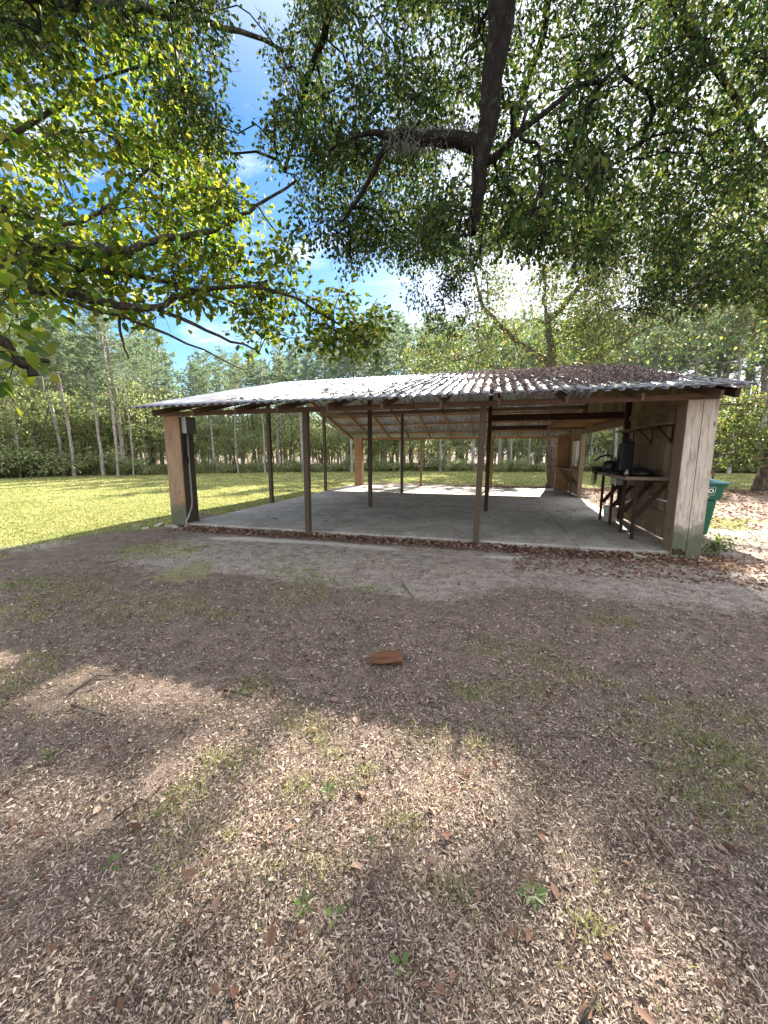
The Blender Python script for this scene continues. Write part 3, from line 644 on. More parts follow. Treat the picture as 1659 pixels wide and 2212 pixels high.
for sx in (3.76, 4.24):
    b = MB(); b.tube([(sx - .035, 9.5, .08), (sx + .035, 9.5, .08)], .12, 18); b.build('wheel', M_black, bn)
b = MB(); b.tube([(3.78, 9.62, .98), (3.78, 9.68, .98), (4.22, 9.68, .98), (4.22, 9.62, .98)], .014, 8); b.build('handle', M_bin, bn, True)
def text(s, size, x, y, z, par, tilt, mat=M_print):
    cu = bpy.data.curves.new('lettering', 'FONT'); cu.body = s; cu.size = size; cu.extrude = .001; cu.align_x = 'RIGHT'; cu.offset = .004 * size / .1
    o = bpy.data.objects.new('lettering_curve', cu); COL.objects.link(o); bpy.context.view_layer.update()
    me = bpy.data.meshes.new_from_object(o.evaluated_get(bpy.context.evaluated_depsgraph_get())); bpy.data.objects.remove(o)
    me.materials.clear(); me.materials.append(mat); o = bpy.data.objects.new('lettering', me); COL.objects.link(o); o.parent = par
    o.location = (x - par.location[0], y - par.location[1], z - par.location[2]); o.rotation_euler = (R(90) + tilt, 0, 0); return o
ti = -math.atan(.04 / .304)
yf = lambda z: 9.2 - (.32 + (z - .681) / .304 * .04) - .004
text('TOTE PRO', .115, 4.15, yf(.84), .83, bn, -ti); text('pro.com', .045, 4.09, yf(.745), .745, bn, -ti)
b = MB(); q = []
for (cx_, cz_, a0) in ((4.15, .92, 0), (3.7, .92, 90), (3.7, .81, 180), (4.15, .81, 270)):
    for a in range(0, 91, 18): q.append((cx_ + .022 * math.cos(R(a0 + a)), yf(cz_ + .022 * math.sin(R(a0 + a))), cz_ + .022 * math.sin(R(a0 + a))))
b.tube(q + [q[0]], .0035, 4, cap=False); b.build('logo_outline', M_print, bn)
bg_ = empty('bundle_on_bin', (3.95, 9.1, 1.08), 'pale bundled sheet with a loop of rusty wire resting on the bin lid', 'bundle')
b = MB(); b.lathe([(0, .002), (.19, .002), (.21, .03), (.19, .075), (.10, .1), (0, .105)], (3.97, 9.08, 1.077), 16, sq=.8); b.build('sheet', M_bag, bg_, True)
b = MB(); b.tube([(4.0, 9.05, 1.16), (4.02, 9.05, 1.24), (4.08, 9.05, 1.29), (4.15, 9.04, 1.27), (4.18, 9.03, 1.2), (4.16, 9.02, 1.12), (4.12, 9.0, 1.09)], .011, 6)
b.tube([(4.02, 9.04, 1.18), (3.92, 9.0, 1.22), (3.85, 9.0, 1.19)], .008, 6); b.tube([(4.0, 9.1, 1.18), (4.09, 9.1, 1.215), (4.15, 9.1, 1.20)], .02, 6); b.build('wire_loop', M_wire, bg_, True)
# ================================================================== trees
def prisms(A_, B_, ra, rb, n=4):
    """many straight tapered twigs as vertex and face arrays"""
    A_ = np.asarray(A_, float); B_ = np.asarray(B_, float); m_ = len(A_)
    ra = np.broadcast_to(ra, m_); rb = np.broadcast_to(rb, m_)
    t = unit(B_ - A_); h = np.where(np.abs(t[:, 2:3]) > .9, np.array([[1., 0, 0]]), np.array([[0, 0, 1.]]))
    a = unit(np.cross(t, h)); c = np.cross(t, a); V_ = []
    for P_, r_ in ((A_, ra), (B_, rb)):
        for k in range(n):
            an = 2 * math.pi * k / n; V_.append(P_ + (a * math.cos(an) + c * math.sin(an)) * r_[:, None])
    V_ = np.stack(V_, 1).reshape(-1, 3); b0 = (np.arange(m_) * 2 * n)[:, None]
    F_ = np.concatenate([b0 + np.array([[k, (k + 1) % n, n + (k + 1) % n, n + k]]) for k in range(n)])
    return V_, F_
class Wood:
    def __init__(s): s.V = []; s.F = []; s.n = 0; s.nodes = []; s.rad = []
    def add(s, V_, F_): s.V.append(V_); s.F.append(F_ + s.n); s.n += len(V_)
    def limb(s, pts, r0, r1, n=8, wig=.03, sub=3):
        """a tapering limb through the given points; its points become places twigs can start from"""
        pts = np.array(pts, float); q = []
        m_ = len(pts)
        for i in range(m_ - 1):
            p0, p1, p2, p3 = pts[max(i - 1, 0)], pts[i], pts[i + 1], pts[min(i + 2, m_ - 1)]
            for k in range(sub):
                t = k / sub; q.append(.5 * ((2 * p1) + (-p0 + p2) * t + (2 * p0 - 5 * p1 + 4 * p2 - p3) * t * t + (-p0 + 3 * p1 - 3 * p2 + p3) * t ** 3))
        q.append(pts[-1]); q = np.array(q); q[1:-1] += rng.normal(size=(len(q) - 2, 3)) * wig
        m_ = len(q); rr = r0 + (r1 - r0) * np.linspace(0, 1, m_) ** .85; b = MB()
        b.tube([tuple(p) for p in q], [float(r * random.uniform(.92, 1.08)) for r in rr], n)
        F_ = np.array([f for f in b.f if len(f) == 4]); s.add(np.array(b.v), F_)
        # ends
        for (p, r) in zip(q, rr): s.nodes.append(p); s.rad.append(r)
        return q
    def grow(s, T, r0=.004, rmax=.05, sag=.06, n=4, hang=0):
        """twigs out to every target point from the nearest wood"""
        T = np.asarray(T); base = np.array(s.nodes); nb = len(base)
        d0 = np.min(np.linalg.norm(T[:, None] - base[None], axis=2), axis=1); order = np.argsort(d0)
        P_ = np.concatenate([base, T[order]]); par = np.full(len(P_), -1); dep = np.zeros(len(P_))
        for i in range(nb, len(P_)):
            d = np.linalg.norm(P_[:i] - P_[i], axis=1) + .12 * dep[:i]
            j = int(np.argmin(d)); par[i] = j; dep[i] = 0 if j < nb else dep[j] + np.linalg.norm(P_[j] - P_[i])
        cnt = np.ones(len(P_))
        for i in range(len(P_) - 1, nb - 1, -1): cnt[par[i]] += cnt[i]
        A_, B_, ra, rb = [], [], [], []
        for i in range(nb, len(P_)):
            a = P_[par[i]]; c = P_[i]; L = np.linalg.norm(c - a)
            r1_ = min(rmax, r0 * math.sqrt(cnt[i])); r2_ = min(rmax, r0 * math.sqrt(cnt[i]) * 1.25)
            m1 = a + (c - a) * .35 + rng.normal(size=3) * L * .07 + np.array([0, 0, L * (sag + hang)]); m2 = a + (c - a) * .7 + rng.normal(size=3) * L * .07 + np.array([0, 0, L * (sag * .8 + hang)])
            for (p, q, u, v) in ((a, m1, r2_, r2_ * .9), (m1, m2, r2_ * .9, r1_), (m2, c, r1_, r1_ * .9)):
                A_.append(p); B_.append(q); ra.append(u); rb.append(v)
        V_, F_ = prisms(A_, B_, np.array(ra), np.array(rb), n); s.add(V_, F_)
    def build(s, name, mat, par):
        me = fast_mesh(name, np.concatenate(s.V), np.concatenate(s.F)); me.polygons.foreach_set('use_smooth', [True] * len(me.polygons)); return link(name, me, mat, par)
def spray(C, n_, rad, down=.3, flat=False):
    """leaf positions, directions and normals scattered round twig ends C"""
    C = np.asarray(C); k = np.repeat(np.arange(len(C)), n_); o = rdir(len(k)) * (rng.random((len(k), 1)) ** .5); o *= np.asarray(rad)[None, :]
    P_ = C[k] + o; A_ = unit(o) * .6 + rdir(len(k)) * .7; A_[:, 2] -= down; N_ = rdir(len(k)); 
    if flat: N_ = N_ * .6 + np.array([0, 0, 1.])
    return P_, A_, N_, k
def twiglets(C, n_, rad, thin=0):
    C = np.asarray(C); k = np.repeat(np.arange(len(C)), n_); o = rdir(len(k)) * np.asarray(rad)[None, :] * .95
    if thin: kk = gap_keep(C[k] + o * .7, thin); k, o = k[kk], o[kk]
    m_ = C[k] + o * .5 + rng.normal(size=o.shape) * .04
    V1, F1 = prisms(C[k], m_, .0035, .0028, 3); V2, F2 = prisms(m_, C[k] + o, .0028, .0018, 3); return np.concatenate([V1, V2]), np.concatenate([F1, F2 + len(V1)])
SHX, SHY = math.sin(SUN_AZ) / math.tan(SUN_EL), math.cos(SUN_AZ) / math.tan(SUN_EL)
def sunspot(P_): return P_[:, 0] - P_[:, 2] * SHX, P_[:, 1] - P_[:, 2] * SHY
def gap_keep(P_, strength=1.0):
    """crowns are thinned where the photographed light comes through them: chance that each leaf or twig end stays"""
    x, y = sunspot(P_); lit = np.zeros(len(x))
    def blob(cx_, cy_, rx, ry, a=1., rot=0.):
        c, s_ = math.cos(rot), math.sin(rot); dx, dy = x - cx_, y - cy_; u = (dx * c + dy * s_) / (rx * 1.15); v = (-dx * s_ + dy * c) / (ry * 1.35)
        return a * np.clip(1.6 - (u * u + v * v), 0, 1)
    lit = np.maximum.reduce([blob(-2.65, 1.84, 1.0, .2, 1.2, .2), blob(-.80, 1.66, .8, .28, 1.2, .12), blob(-1.25, 1.45, .45, .14, 1, .5), blob(-2.1, 1.10, .35, .16, 1, .3), blob(-.2, 1.95, .35, .2), blob(.38, 1.55, .17, .16, 1, .3), blob(.53, 1.30, .2, .24, 1, .5), blob(.66, 1.08, .2, .16, 1, .5),
        blob(-.85, 1.08, .30, .16, .8), blob(-.45, .85, .18, .1, .8), blob(.15, 1.95, .5, .10, .6), blob(.3, .95, .18, .12, .9), blob(-4.3, 1.6, .7, .5), blob(2.3, 1.5, .6, .3)])
    lit = np.maximum(lit, .15)
    lit = np.maximum(lit, np.where((y > 2.25) & (y < 6.2), np.clip((-1.9 - x) / 1.5, 0, 1) * .97, 0))          # roof
    lit = np.maximum(lit, np.where((y > 2.25) & (y < 6.2) & (x > -2.5), np.where(x > -.3, -.05, .2) + .4 * (vnoise(x, y, 2.2, 9) > .5), 0))
    lit = np.maximum(lit, np.where((y > 14.5) & (y < 19), np.where(x < -1.5, 1., .55 + .4 * (vnoise(x, y, 2.5, 6) > .45)), 0))
    lit = np.maximum(lit, np.where((x < -7.2) & (y > 3) & (y < 19), 1., 0))
    lit = np.maximum(lit, np.where((x > 3.4) & (y > 5.5) & (y < 16), .55 + .4 * (vnoise(x, y, 1.6, 7) > .42), 0))
    return rng.random(len(x)) > lit * strength * 1.2

# ---- oak overhead: real trunk behind the viewpoint, limbs arch over and droop into view
oak = empty('overhanging_oak', (2.6, -3.2, -.1), 'dark oak overhead whose thick blackened limb droops from the top of the view', 'tree')
W_ = Wood()
W_.limb([(2.6, -3.2, -.1), (2.5, -3.0, 2.5), (2.2, -2.2, 5.2), (1.6, -.6, 7.6), (.8, 1.6, 8.8), (.2, 3.2, 8.3), (-.02, 4.2, 7.0)], .36, .19, 14, .05)
W_.limb([(-.02, 4.2, 7.0), (-.06, 4.45, 6.2), (-.13, 4.5, 5.4), (-.2, 4.5, 4.75), (-.26, 4.5, 4.25), (-.30, 4.5, 3.86)], .165, .045, 14, .012)
W_.limb([(-.22, 4.5, 4.66), (-.5, 4.5, 4.76), (-.85, 4.52, 4.86), (-1.15, 4.55, 4.96)], .085, .05, 10, .012); W_.limb([(-1.05, 4.53, 4.93), (-1.25, 4.55, 4.84), (-1.42, 4.57, 4.62), (-1.6, 4.6, 4.42), (-1.8, 4.65, 4.28)], .045, .014, 8, .01); W_.limb([(-1.15, 4.55, 4.96), (-1.5, 4.6, 5.1), (-2.0, 4.8, 5.15)], .04, .012, 8, .015)
W_.limb([(-.2, 4.52, 4.5), (.1, 4.6, 4.75), (.55, 4.8, 5.15), (1.1, 5.2, 5.6)], .04, .02, 8, .02)
W_.limb([(.1, 3.9, 7.4), (.8, 4.8, 6.9), (1.9, 5.8, 6.3), (3.1, 6.6, 5.6), (4.2, 7.0, 4.9)], .07, .025, 8, .05)
W_.limb([(.8, 1.6, 8.8), (2.2, 3.4, 7.9), (3.6, 4.6, 6.8), (4.8, 5.4, 5.8), (5.6, 6.0, 4.6)], .09, .03, 8, .05)
W_.limb([(.6, 2.2, 8.8), (-.8, 3.8, 8.0), (-2.0, 5.0, 7.1), (-3.0, 6.0, 6.6), (-3.6, 6.6, 6.3)], .09, .025, 8, .05)
W_.limb([(1.6, -.6, 7.6), (-.8, 1.0, 7.6), (-2.6, 2.2, 6.9), (-4.6, 3.4, 6.0)], .10, .035, 8, .06)
W_.limb([(.2, 3.2, 8.3), (.6, 5.0, 8.4), (.4, 6.8, 7.4), (-.2, 8.0, 6.0), (-.5, 8.4, 5.2)], .08, .02, 8, .05)
def px_targets(polys):
    out = []
    for (x0, x1, y0, y1, n_, d0, d1) in polys:
        for _ in range(n_): out.append(at(random.uniform(x0, x1), random.uniform(y0, y1), random.uniform(d0, d1)))
    return np.array(out)
T = px_targets([(640, 1000, -150, 330, 190, 4.8, 8.5), (650, 930, 300, 520, 82, 5.2, 8), (585, 640, 60, 420, 14, 6, 8), (730, 1010, 480, 560, 36, 6, 8.5), (340, 470, -150, 250, 50, 5, 8), (400, 490, 240, 420, 12, 5, 8),
                (1000, 1300, -150, 520, 175, 4.6, 9), (1280, 1700, -150, 560, 195, 5, 10), (1380, 1700, 480, 660, 50, 6.5, 10), (890, 1040, 540, 740, 34, 7.5, 9.5), (1080, 1320, 330, 560, 34, 4.6, 6.5), (900, 1000, 400, 520, 14, 3.8, 5),
                (-100, 400, -150, 120, 60, 5.5, 8)])
Tn = px_targets([(1090, 1330, 330, 560, 18, 2.9, 3.8), (1100, 1300, 120, 330, 6, 3.2, 4)]); W_.grow(np.concatenate([T, Tn]), .0035, .045, .03, 4, .05)
P_, A_, N_, k_ = spray(T, 78, (.29, .29, .30), .55); kk = gap_keep(P_, 1.15) | (P_[:, 1] - P_[:, 2] * SHY < .3); P_, A_, N_ = P_[kk], A_[kk], N_[kk]
V1, F1 = twiglets(T, 7, (.36, .36, .36)); W_.add(V1, F1)
W_.build('trunk', M_bark, oak)
P2, A2_, N2, _k = spray(Tn, 13, (.3, .25, .28), .9); P_ = np.concatenate([P_, P2]); A_ = np.concatenate([A_, A2_]); N_ = np.concatenate([N_, N2 * [1, .3, 1] + [0, -.7, 0]])
lx = np.interp(P_[:, 2], [3.86, 4.25, 4.75, 5.4, 6.2, 7.0], [-.30, -.26, -.2, -.13, -.06, -.02]); dd_ = P_ - C0; t_ = 4.5 / np.maximum(P_[:, 1], .1)
qx = P_[:, 0] * t_; qz = CAM_H + (P_[:, 2] - CAM_H) * t_; lx = np.interp(qz, [3.86, 4.25, 4.75, 5.4, 6.2, 7.0], [-.30, -.26, -.2, -.13, -.06, -.02])
kk = ~((np.abs(qx - lx) < .16) & (P_[:, 1] < 4.6) & (P_[:, 1] > 0) & (qz > 3.8) & (rng.random(len(P_)) < .93)); P_, A_, N_ = P_[kk], A_[kk], N_[kk]
leaves('crown', P_, A_, N_, rng.uniform(.055, .095, len(P_)), rng.uniform(.055, .08, len(P_)), 'oak', M_l_oak, oak)
# moss and lichen beard on the side limb and hanging strands
Q = []; 
for i in range(900):
    t = random.random(); Q.append((-.25 - .95 * t + random.gauss(0, .02), 4.5 + random.gauss(0, .05), 4.78 + .12 * t + random.uniform(-.10, .10)))
Q = np.array(Q); A2 = rdir(len(Q)) * .5 + np.array([0, 0, -.6])
Q2 = np.concatenate([np.stack([np.full(26, x_) + rng.normal(size=26) * .012, np.full(26, y_) + rng.normal(size=26) * .012, z_ - np.linspace(0, l_, 26)], 1) for x_, y_, z_, l_ in
     [(-.32, 4.4, 4.6, .9), (-.62, 4.5, 4.7, .8), (-.70, 4.5, 4.7, .5), (-1.05, 4.6, 6.2, 1.5), (-.9, 4.8, 6.4, 1.3), (-1.8, 5, 6.0, 1.2), (-.55, 4.7, 6.2, 1.3), (-2.2, 5.2, 6.2, 1.1), (-.3, 4.36, 4.0, .7)]])
Q3 = np.concatenate([Q, Q2]); leaves('moss', Q3, np.concatenate([A2, np.tile([0, 0, -1.], (len(Q2), 1)) + rdir(len(Q2)) * .25]), rdir(len(Q3)), rng.uniform(.05, .12, len(Q3)), .011, 'blade', M_moss, oak)

# ---- broadleaf tree at the left, limbs reach into view from outside the frame
lt = empty('left_broadleaf_tree', (-8.6, 3.0, -.1), 'broadleaf tree with big bright yellow green leaves reaching in from the left', 'tree')
W_ = Wood()
W_.limb([(-8.6, 3.0, -.1), (-8.4, 3.1, 1.6), (-8.3, 3.2, 3.4), (-8.0, 3.5, 5.2), (-7.8, 3.6, 7.5)], .26, .14, 12, .04)
l1 = [at(*p) for p in ((-60, 515, 6.4), (110, 530, 5.7), (215, 542, 5.3), (262, 545, 5.2), (330, 520, 5.2), (430, 510, 5.3), (500, 475, 5.5), (560, 440, 5.8), (640, 390, 6.2))]
W_.limb([(-8.3, 3.2, 3.8)] + [tuple(p) for p in l1], .07, .016, 9, .015)
l2 = [at(*p) for p in ((-60, 590, 6.2), (60, 618, 5.6), (160, 640, 5.3), (250, 655, 5.2), (340, 665, 5.2), (400, 640, 5.3), (500, 622, 5.4), (600, 632, 5.6), (720, 690, 5.8), (800, 745, 6.0))]
W_.limb([(-8.35, 3.15, 3.0)] + [tuple(p) for p in l2], .06, .012, 9, .012)
l3 = [at(*p) for p in ((340, 668, 5.2), (420, 700, 5.2), (500, 735, 5.3), (560, 760, 5.4))]; W_.limb(l3, .028, .010, 7, .01)
l4 = [at(*p) for p in ((-40, 560, 6.0), (150, 580, 5.6), (300, 600, 5.3), (420, 625, 5.3), (520, 660, 5.4))]; W_.limb([(-8.35, 3.15, 3.4)] + [tuple(p) for p in l4], .05, .010, 8, .012)
l5 = [at(*p) for p in ((60, 628, 5.4), (220, 672, 5.2), (330, 705, 5.1), (440, 760, 5.1), (530, 800, 5.2))]; W_.limb(l5, .028, .005, 7, .01)
l6 = [at(*p) for p in ((-60, 755, 3.6), (20, 770, 3.2), (60, 790, 3.1), (82, 806, 3.1))]; W_.limb([(-8.4, 3.1, 2.2)] + [tuple(p) for p in l6], .04, .018, 8, .01)
l7 = [at(*p) for p in ((30, 775, 3.15), (70, 778, 3.1), (108, 780, 3.1))]; W_.limb(l7, .016, .012, 6, .002)
l8 = [at(*p) for p in ((-60, 10, 7), (130, 8, 6.5), (250, 15, 6.3), (400, 30, 6.4), (520, 70, 6.6), (640, 110, 7))]; W_.limb([(-8.0, 3.5, 5.4)] + [tuple(p) for p in l8], .10, .02, 8, .02)
l9 = [at(*p) for p in ((255, 655, 5.2), (258, 700, 5.2), (265, 740, 5.2), (278, 775, 5.2))]; W_.limb(l9, .018, .010, 6, .006)
l10 = [at(*p) for p in ((-40, 455, 6.6), (60, 470, 6.3), (180, 480, 6.1), (300, 380, 6.4), (420, 300, 6.9))]; W_.limb([(-8.2, 3.3, 4.3)] + [tuple(p) for p in l10], .05, .01, 7, .015)
l11 = [at(*p) for p in ((-40, 300, 7.6), (120, 230, 7.2), (260, 160, 7.2), (380, 120, 7.4))]; W_.limb([(-7.9, 3.5, 6.2)] + [tuple(p) for p in l11], .05, .01, 7, .015)
T = px_targets([(-120, 420, -80, 330, 160, 5.8, 9), (-120, 470, 280, 560, 165, 5.6, 8.8), (-60, 480, 520, 640, 70, 4.9, 6.5), (400, 560, 380, 560, 30, 5.4, 7.5), (440, 640, 500, 640, 34, 5.3, 6.6),
                (520, 790, 630, 750, 38, 5.4, 6.4), (-80, 60, 620, 690, 4, 3.2, 3.8), (-90, 40, 740, 840, 4, 2.9, 3.4), (300, 470, 560, 690, 10, 5, 5.6), (680, 830, 660, 770, 22, 5.6, 6.4), (30, 420, 640, 690, 7, 4.8, 5.4)])
W_.grow(T, .0038, .03, .03, 4, .02)
P_, A_, N_, k_ = spray(T, 24, (.34, .34, .24), .45, True); kk = gap_keep(P_, 1.1) | (P_[:, 1] - P_[:, 2] * SHY < .3); P_, A_, N_ = P_[kk], A_[kk], N_[kk]
V1, F1 = twiglets(T, 5, (.34, .34, .24)); W_.add(V1, F1); W_.build('trunk', M_bark2, lt)
leaves('crown', P_, A_, N_, rng.uniform(.07, .115, len(P_)), rng.uniform(.06, .095, len(P_)), 'ovate', M_l_big, lt)

# ---- trees standing behind and right of the shed
def crown_tree(name, label, cat, base, limbs, targets, nleaf, rad, llen, bark, leafmat, tr=(.3, .15), group=None, r0=.006, rmax=.09, templ='oak', thin=1.0, down=.35):
    t = empty(name, base, label, cat, group); W_ = Wood()
    for (pts, a, c) in limbs: W_.limb(pts, a, c, 10, .04)
    T_ = np.asarray(targets)
    if thin: T_ = T_[gap_keep(T_, thin)]
    W_.grow(T_, r0, rmax, .04, 4, .05)
    P_, A_, N_, k_ = spray(T_, nleaf, rad, down)
    if thin:
        kk = gap_keep(P_, thin); P_, A_, N_ = P_[kk], A_[kk], N_[kk]
    V1, F1 = twiglets(T_, 4, rad, thin); W_.add(V1, F1)
    W_.build('trunk', bark, t)
    leaves('crown', P_, A_, N_, rng.uniform(llen * .75, llen * 1.2, len(P_)), rng.uniform(llen * .6, llen * .85, len(P_)), templ, leafmat, t); return t
def ell(c, r, n_, shell=.55):
    d = rdir(n_) * (shell + (1 - shell) * rng.random((n_, 1))) ; return np.array(c)[None] + d * np.array(r)[None]
def w2(x0, x1, y0, y1, n_, d0, d1): return px_targets([(x0, x1, y0, y1, n_, d0, d1)])
_c = rng.random((230, 3)) * [6.2, 2.1, 3.6] + [-3.6, .35, 10.3]; shade_corridor = np.stack([_c[:, 0] + _c[:, 2] * SHX, _c[:, 1] + _c[:, 2] * SHY, _c[:, 2]], 1)  # crown clusters added along the sun rays to shade the foreground
crown_tree('tree_behind_shed', 'thick trunked oak right behind the far corner of the shed, crown above the roof', 'tree', (2.95, 20, 0),
    [([(2.95, 20, -.1), (2.85, 20, .5), (2.7, 20, 2.5), (2.5, 20, 5.5), (2.15, 20, 7.6)], .42, .15), ([(2.15, 20, 7.5), (2.0, 20.3, 8.6), (2.0, 20.5, 9.6)], .10, .03), ([(2.5, 20, 5.5), (.8, 19.8, 6.8), (-.6, 19.5, 8.2), (-1.2, 19.3, 10)], .16, .05),
     ([(2.2, 20, 7.6), (3.6, 19.6, 9), (4.4, 19.5, 11)], .14, .05), ([(2.6, 20, 4.6), (4.6, 20, 6), (6.4, 20, 7)], .12, .04), ([(2.5, 20, 5), (.4, 19.6, 5.4), (-1.8, 19, 6.0)], .10, .035)],
    np.concatenate([w2(885, 1060, 540, 785, 210, 16.5, 21), w2(1040, 1300, 560, 790, 210, 17, 22.5), w2(1240, 1500, 540, 790, 230, 16, 22), w2(1000, 1400, 440, 620, 150, 17, 22), shade_corridor]),
    62, (.75, .75, .6), .16, M_oakbark, M_l_mid, templ='oak', r0=.009)
crown_tree('right_edge_oak', 'big rough barked oak trunk at the right edge beyond the green bin', 'tree', (11.7, 20.6, 0),
    [([(11.7, 20.6, -.2), (11.75, 20.6, .5), (12.1, 20.6, 3), (12.6, 20.5, 6), (12.8, 20.5, 9)], .72, .3), ([(12.3, 20.5, 4.5), (10.8, 20, 6.5), (9.4, 19.6, 8)], .2, .06), ([(12.5, 20.5, 6), (14, 20, 8), (15, 19.5, 10)], .2, .06), ([(12.2, 20.6, 3.2), (10.4, 20.3, 3.6), (9.0, 20, 3.6)], .08, .03)],
    np.concatenate([w2(1400, 1700, 560, 740, 130, 17, 24), w2(1550, 1750, 700, 880, 60, 19, 24), w2(1560, 1700, 860, 940, 24, 20, 23), w2(1480, 1750, 380, 600, 70, 17, 24)]),
    52, (.8, .8, .55), .16, M_oakbark, M_l_mid, templ='ovate', r0=.009)
crown_tree('sapling_by_oak', 'slim sapling with yellow green leaves left of the big right edge oak', 'tree', (10.4, 22.5, 0),
    [([(10.4, 22.5, -.1), (10.5, 22.5, 1.5), (10.3, 22.5, 3.4), (10.6, 22.5, 4.6)], .05, .02)], w2(1545, 1650, 855, 1000, 60, 22, 26), 60, (.55, .55, .3), .13, M_oakbark, M_l_mid, templ='ovate', thin=0)
# high oak spray between the near canopy and the shed, over the right side
crown_tree('tall_right_oak', 'tall oak right of the shed whose high leafy limbs fill the upper right', 'tree', (13.5, 12.0, 0),
    [([(13.5, 12, -.1), (13.3, 12, 3), (12.8, 12, 6), (11.6, 12, 8.5), (9.8, 12, 10), (7.4, 12, 10.6)], .34, .08), ([(11.6, 12, 8.5), (9.6, 12.4, 8.2), (7.6, 12.8, 7.6), (6.0, 13, 6.8)], .14, .03), ([(9.8, 12, 10), (7.6, 11.5, 11.5), (5, 11, 12)], .12, .03),
     ([(12.8, 12, 6), (10.8, 12.6, 6.2), (9.0, 13, 5.6)], .1, .03)],
    np.concatenate([w2(1270, 1700, 480, 760, 210, 10.5, 15), w2(1270, 1700, 330, 500, 60, 11, 15.5), w2(1400, 1720, -50, 380, 60, 11, 15)]), 60, (.55, .55, .5), .10, M_oakbark, M_l_mid, templ='oak', thin=.9)

# ------------------------------------------------------------------ forest
def copy_tree(o, par=None):
    c = o.copy(); COL.objects.link(c)
    if par is not None: c.parent = par
    for ch in list(o.children): copy_tree(ch, c)
    return c
def make_pine(h, seed, bare=.5, lean=0, full=1.0, r=.16):
    t = empty('pine_tree', (0, 0, 0), 'x', 'tree'); W_ = Wood(); st = rng.normal(size=2) * .12
    W_.limb([(0, 0, -.2), (st[0], st[1], h * .3), (st[0] * .3 + lean * .5, st[1], h * .6), (lean, 0, h * .85), (lean, 0, h * .98)], r, .03, 8, .03)
    tip = []; A_ = []; B_ = []; ra = []
    nl = int(46 * full); 
    for i in range(nl):
        f = bare + (1 - bare) * (i / nl) ** .9; z = h * f; L = (h * .17) * (1 - ((f - bare) / (1 - bare)) ** 1.6 * .8) * random.uniform(.55, 1.15); an = random.uniform(0, 6.28)
        up = random.uniform(.0, .5); xx = lean * max(0, (f - .3) / .6) ; d = np.array([math.cos(an), math.sin(an), up * .6])
        p0 = np.array([xx, 0, z]); p1 = p0 + d * L * .5 + [0, 0, -.03 * L]; p2 = p1 + (d + np.array([0, 0, .35])) * L * .5
        A_ += [p0, p1]; B_ += [p1, p2]; ra += [.035, .02]
        for u in np.linspace(.35, 1, 5 if L > .9 else 3): tip.append((p0 + (p2 - p0) * u) + rng.normal(size=3) * [.22, .22, .12])
    for i in range(7):      # dead stubs on the bare trunk
        z = h * random.uniform(.2, bare); an = random.uniform(0, 6.28); A_.append(np.array([lean * .2, 0, z])); B_.append(np.array([lean * .2 + math.cos(an) * .8, math.sin(an) * .8, z + .1])); ra.append(.015)
    V1, F1 = prisms(A_, B_, np.array(ra), np.array(ra) * .6, 4); W_.add(V1, F1); W_.build('trunk', M_pinebark, t)
    tip = np.array(tip); k = np.repeat(np.arange(len(tip)), 19); d = rdir(len(k)); d[:, 2] = np.abs(d[:, 2]) * .8 - .1
    leaves('crown', tip[k] + rdir(len(k)) * .08, d, rdir(len(k)), rng.uniform(.22, .38, len(k)), .05, 'needle', M_needle, t); return t
def make_bush(h, wd, n_cl, nleaf, lsz, mat, bark=M_oakbark, trunk=True, name='understory_tree'):
    t = empty(name, (0, 0, 0), 'x', 'tree' if trunk else 'shrub'); W_ = Wood()
    if trunk: W_.limb([(0, 0, -.1), (.1, 0, h * .3), (.2, .1, h * .6), (0, 0, h * .85)], .09, .03, 6, .05); W_.limb([(.1, 0, h * .3), (.7, .2, h * .5), (1.0, .3, h * .7)], .05, .02, 6, .04); W_.limb([(.15, 0, h * .4), (-.7, -.2, h * .6), (-1, .1, h * .75)], .05, .02, 6, .04)
    else:
        for a in range(4): W_.limb([(0, 0, -.1), (math.cos(a * 1.7) * wd * .25, math.sin(a * 1.7) * wd * .25, h * .4), (math.cos(a * 1.7) * wd * .5, math.sin(a * 1.7) * wd * .5, h * .7)], .03, .012, 5, .04)
    zc = h * (.56 if trunk else .5); T_ = ell((0, 0, zc), (wd / 2, wd / 2, h * (.45 if trunk else .5)), n_cl, .25); T_[:, 0] += .25 * wd * (vnoise(T_[:, 2], T_[:, 1], .9, random.randint(0, 20)) - .5); T_ = T_[T_[:, 2] > .12]
    W_.grow(T_, .006, .04, .03, 4, .03); W_.build('trunk', bark, t)
    P_, A_, N_, k_ = spray(T_, nleaf, (.42, .42, .26), .3, True); kk = P_[:, 2] > .02; P_, A_, N_ = P_[kk], A_[kk], N_[kk]
    leaves('crown', P_, A_, N_, rng.uniform(lsz * .7, lsz * 1.25, len(P_)), rng.uniform(lsz * .55, lsz * .8, len(P_)), 'ovate', mat, t); return t
pines = [make_pine(15, 1, .56), make_pine(13, 2, .62, .5), make_pine(14, 3, .45, -.4, 1.3, .2), make_pine(16, 4, .66, .2, .8, .13)]
PH = [15, 13, 14, 16]
bushes = [make_bush(6, 4.2, 80, 36, .15, M_l_under), make_bush(8, 4.6, 90, 34, .15, M_l_under), make_bush(5, 4.6, 75, 36, .14, M_l_under)]
BH = [6, 8, 5]
M_shrub = m_leaf('shrub_leaf', [(.12, .16, .07), (.20, .24, .11), (.30, .33, .18), (.38, .38, .24)], .45, [(.3, .42, .14), (.48, .56, .24), (.64, .68, .36)])
shrubs = [make_bush(1.9, 3.0, 60, 46, .11, M_shrub, trunk=False, name='shrub'), make_bush(1.3, 2.4, 45, 40, .09, M_shrub, trunk=False, name='shrub')]
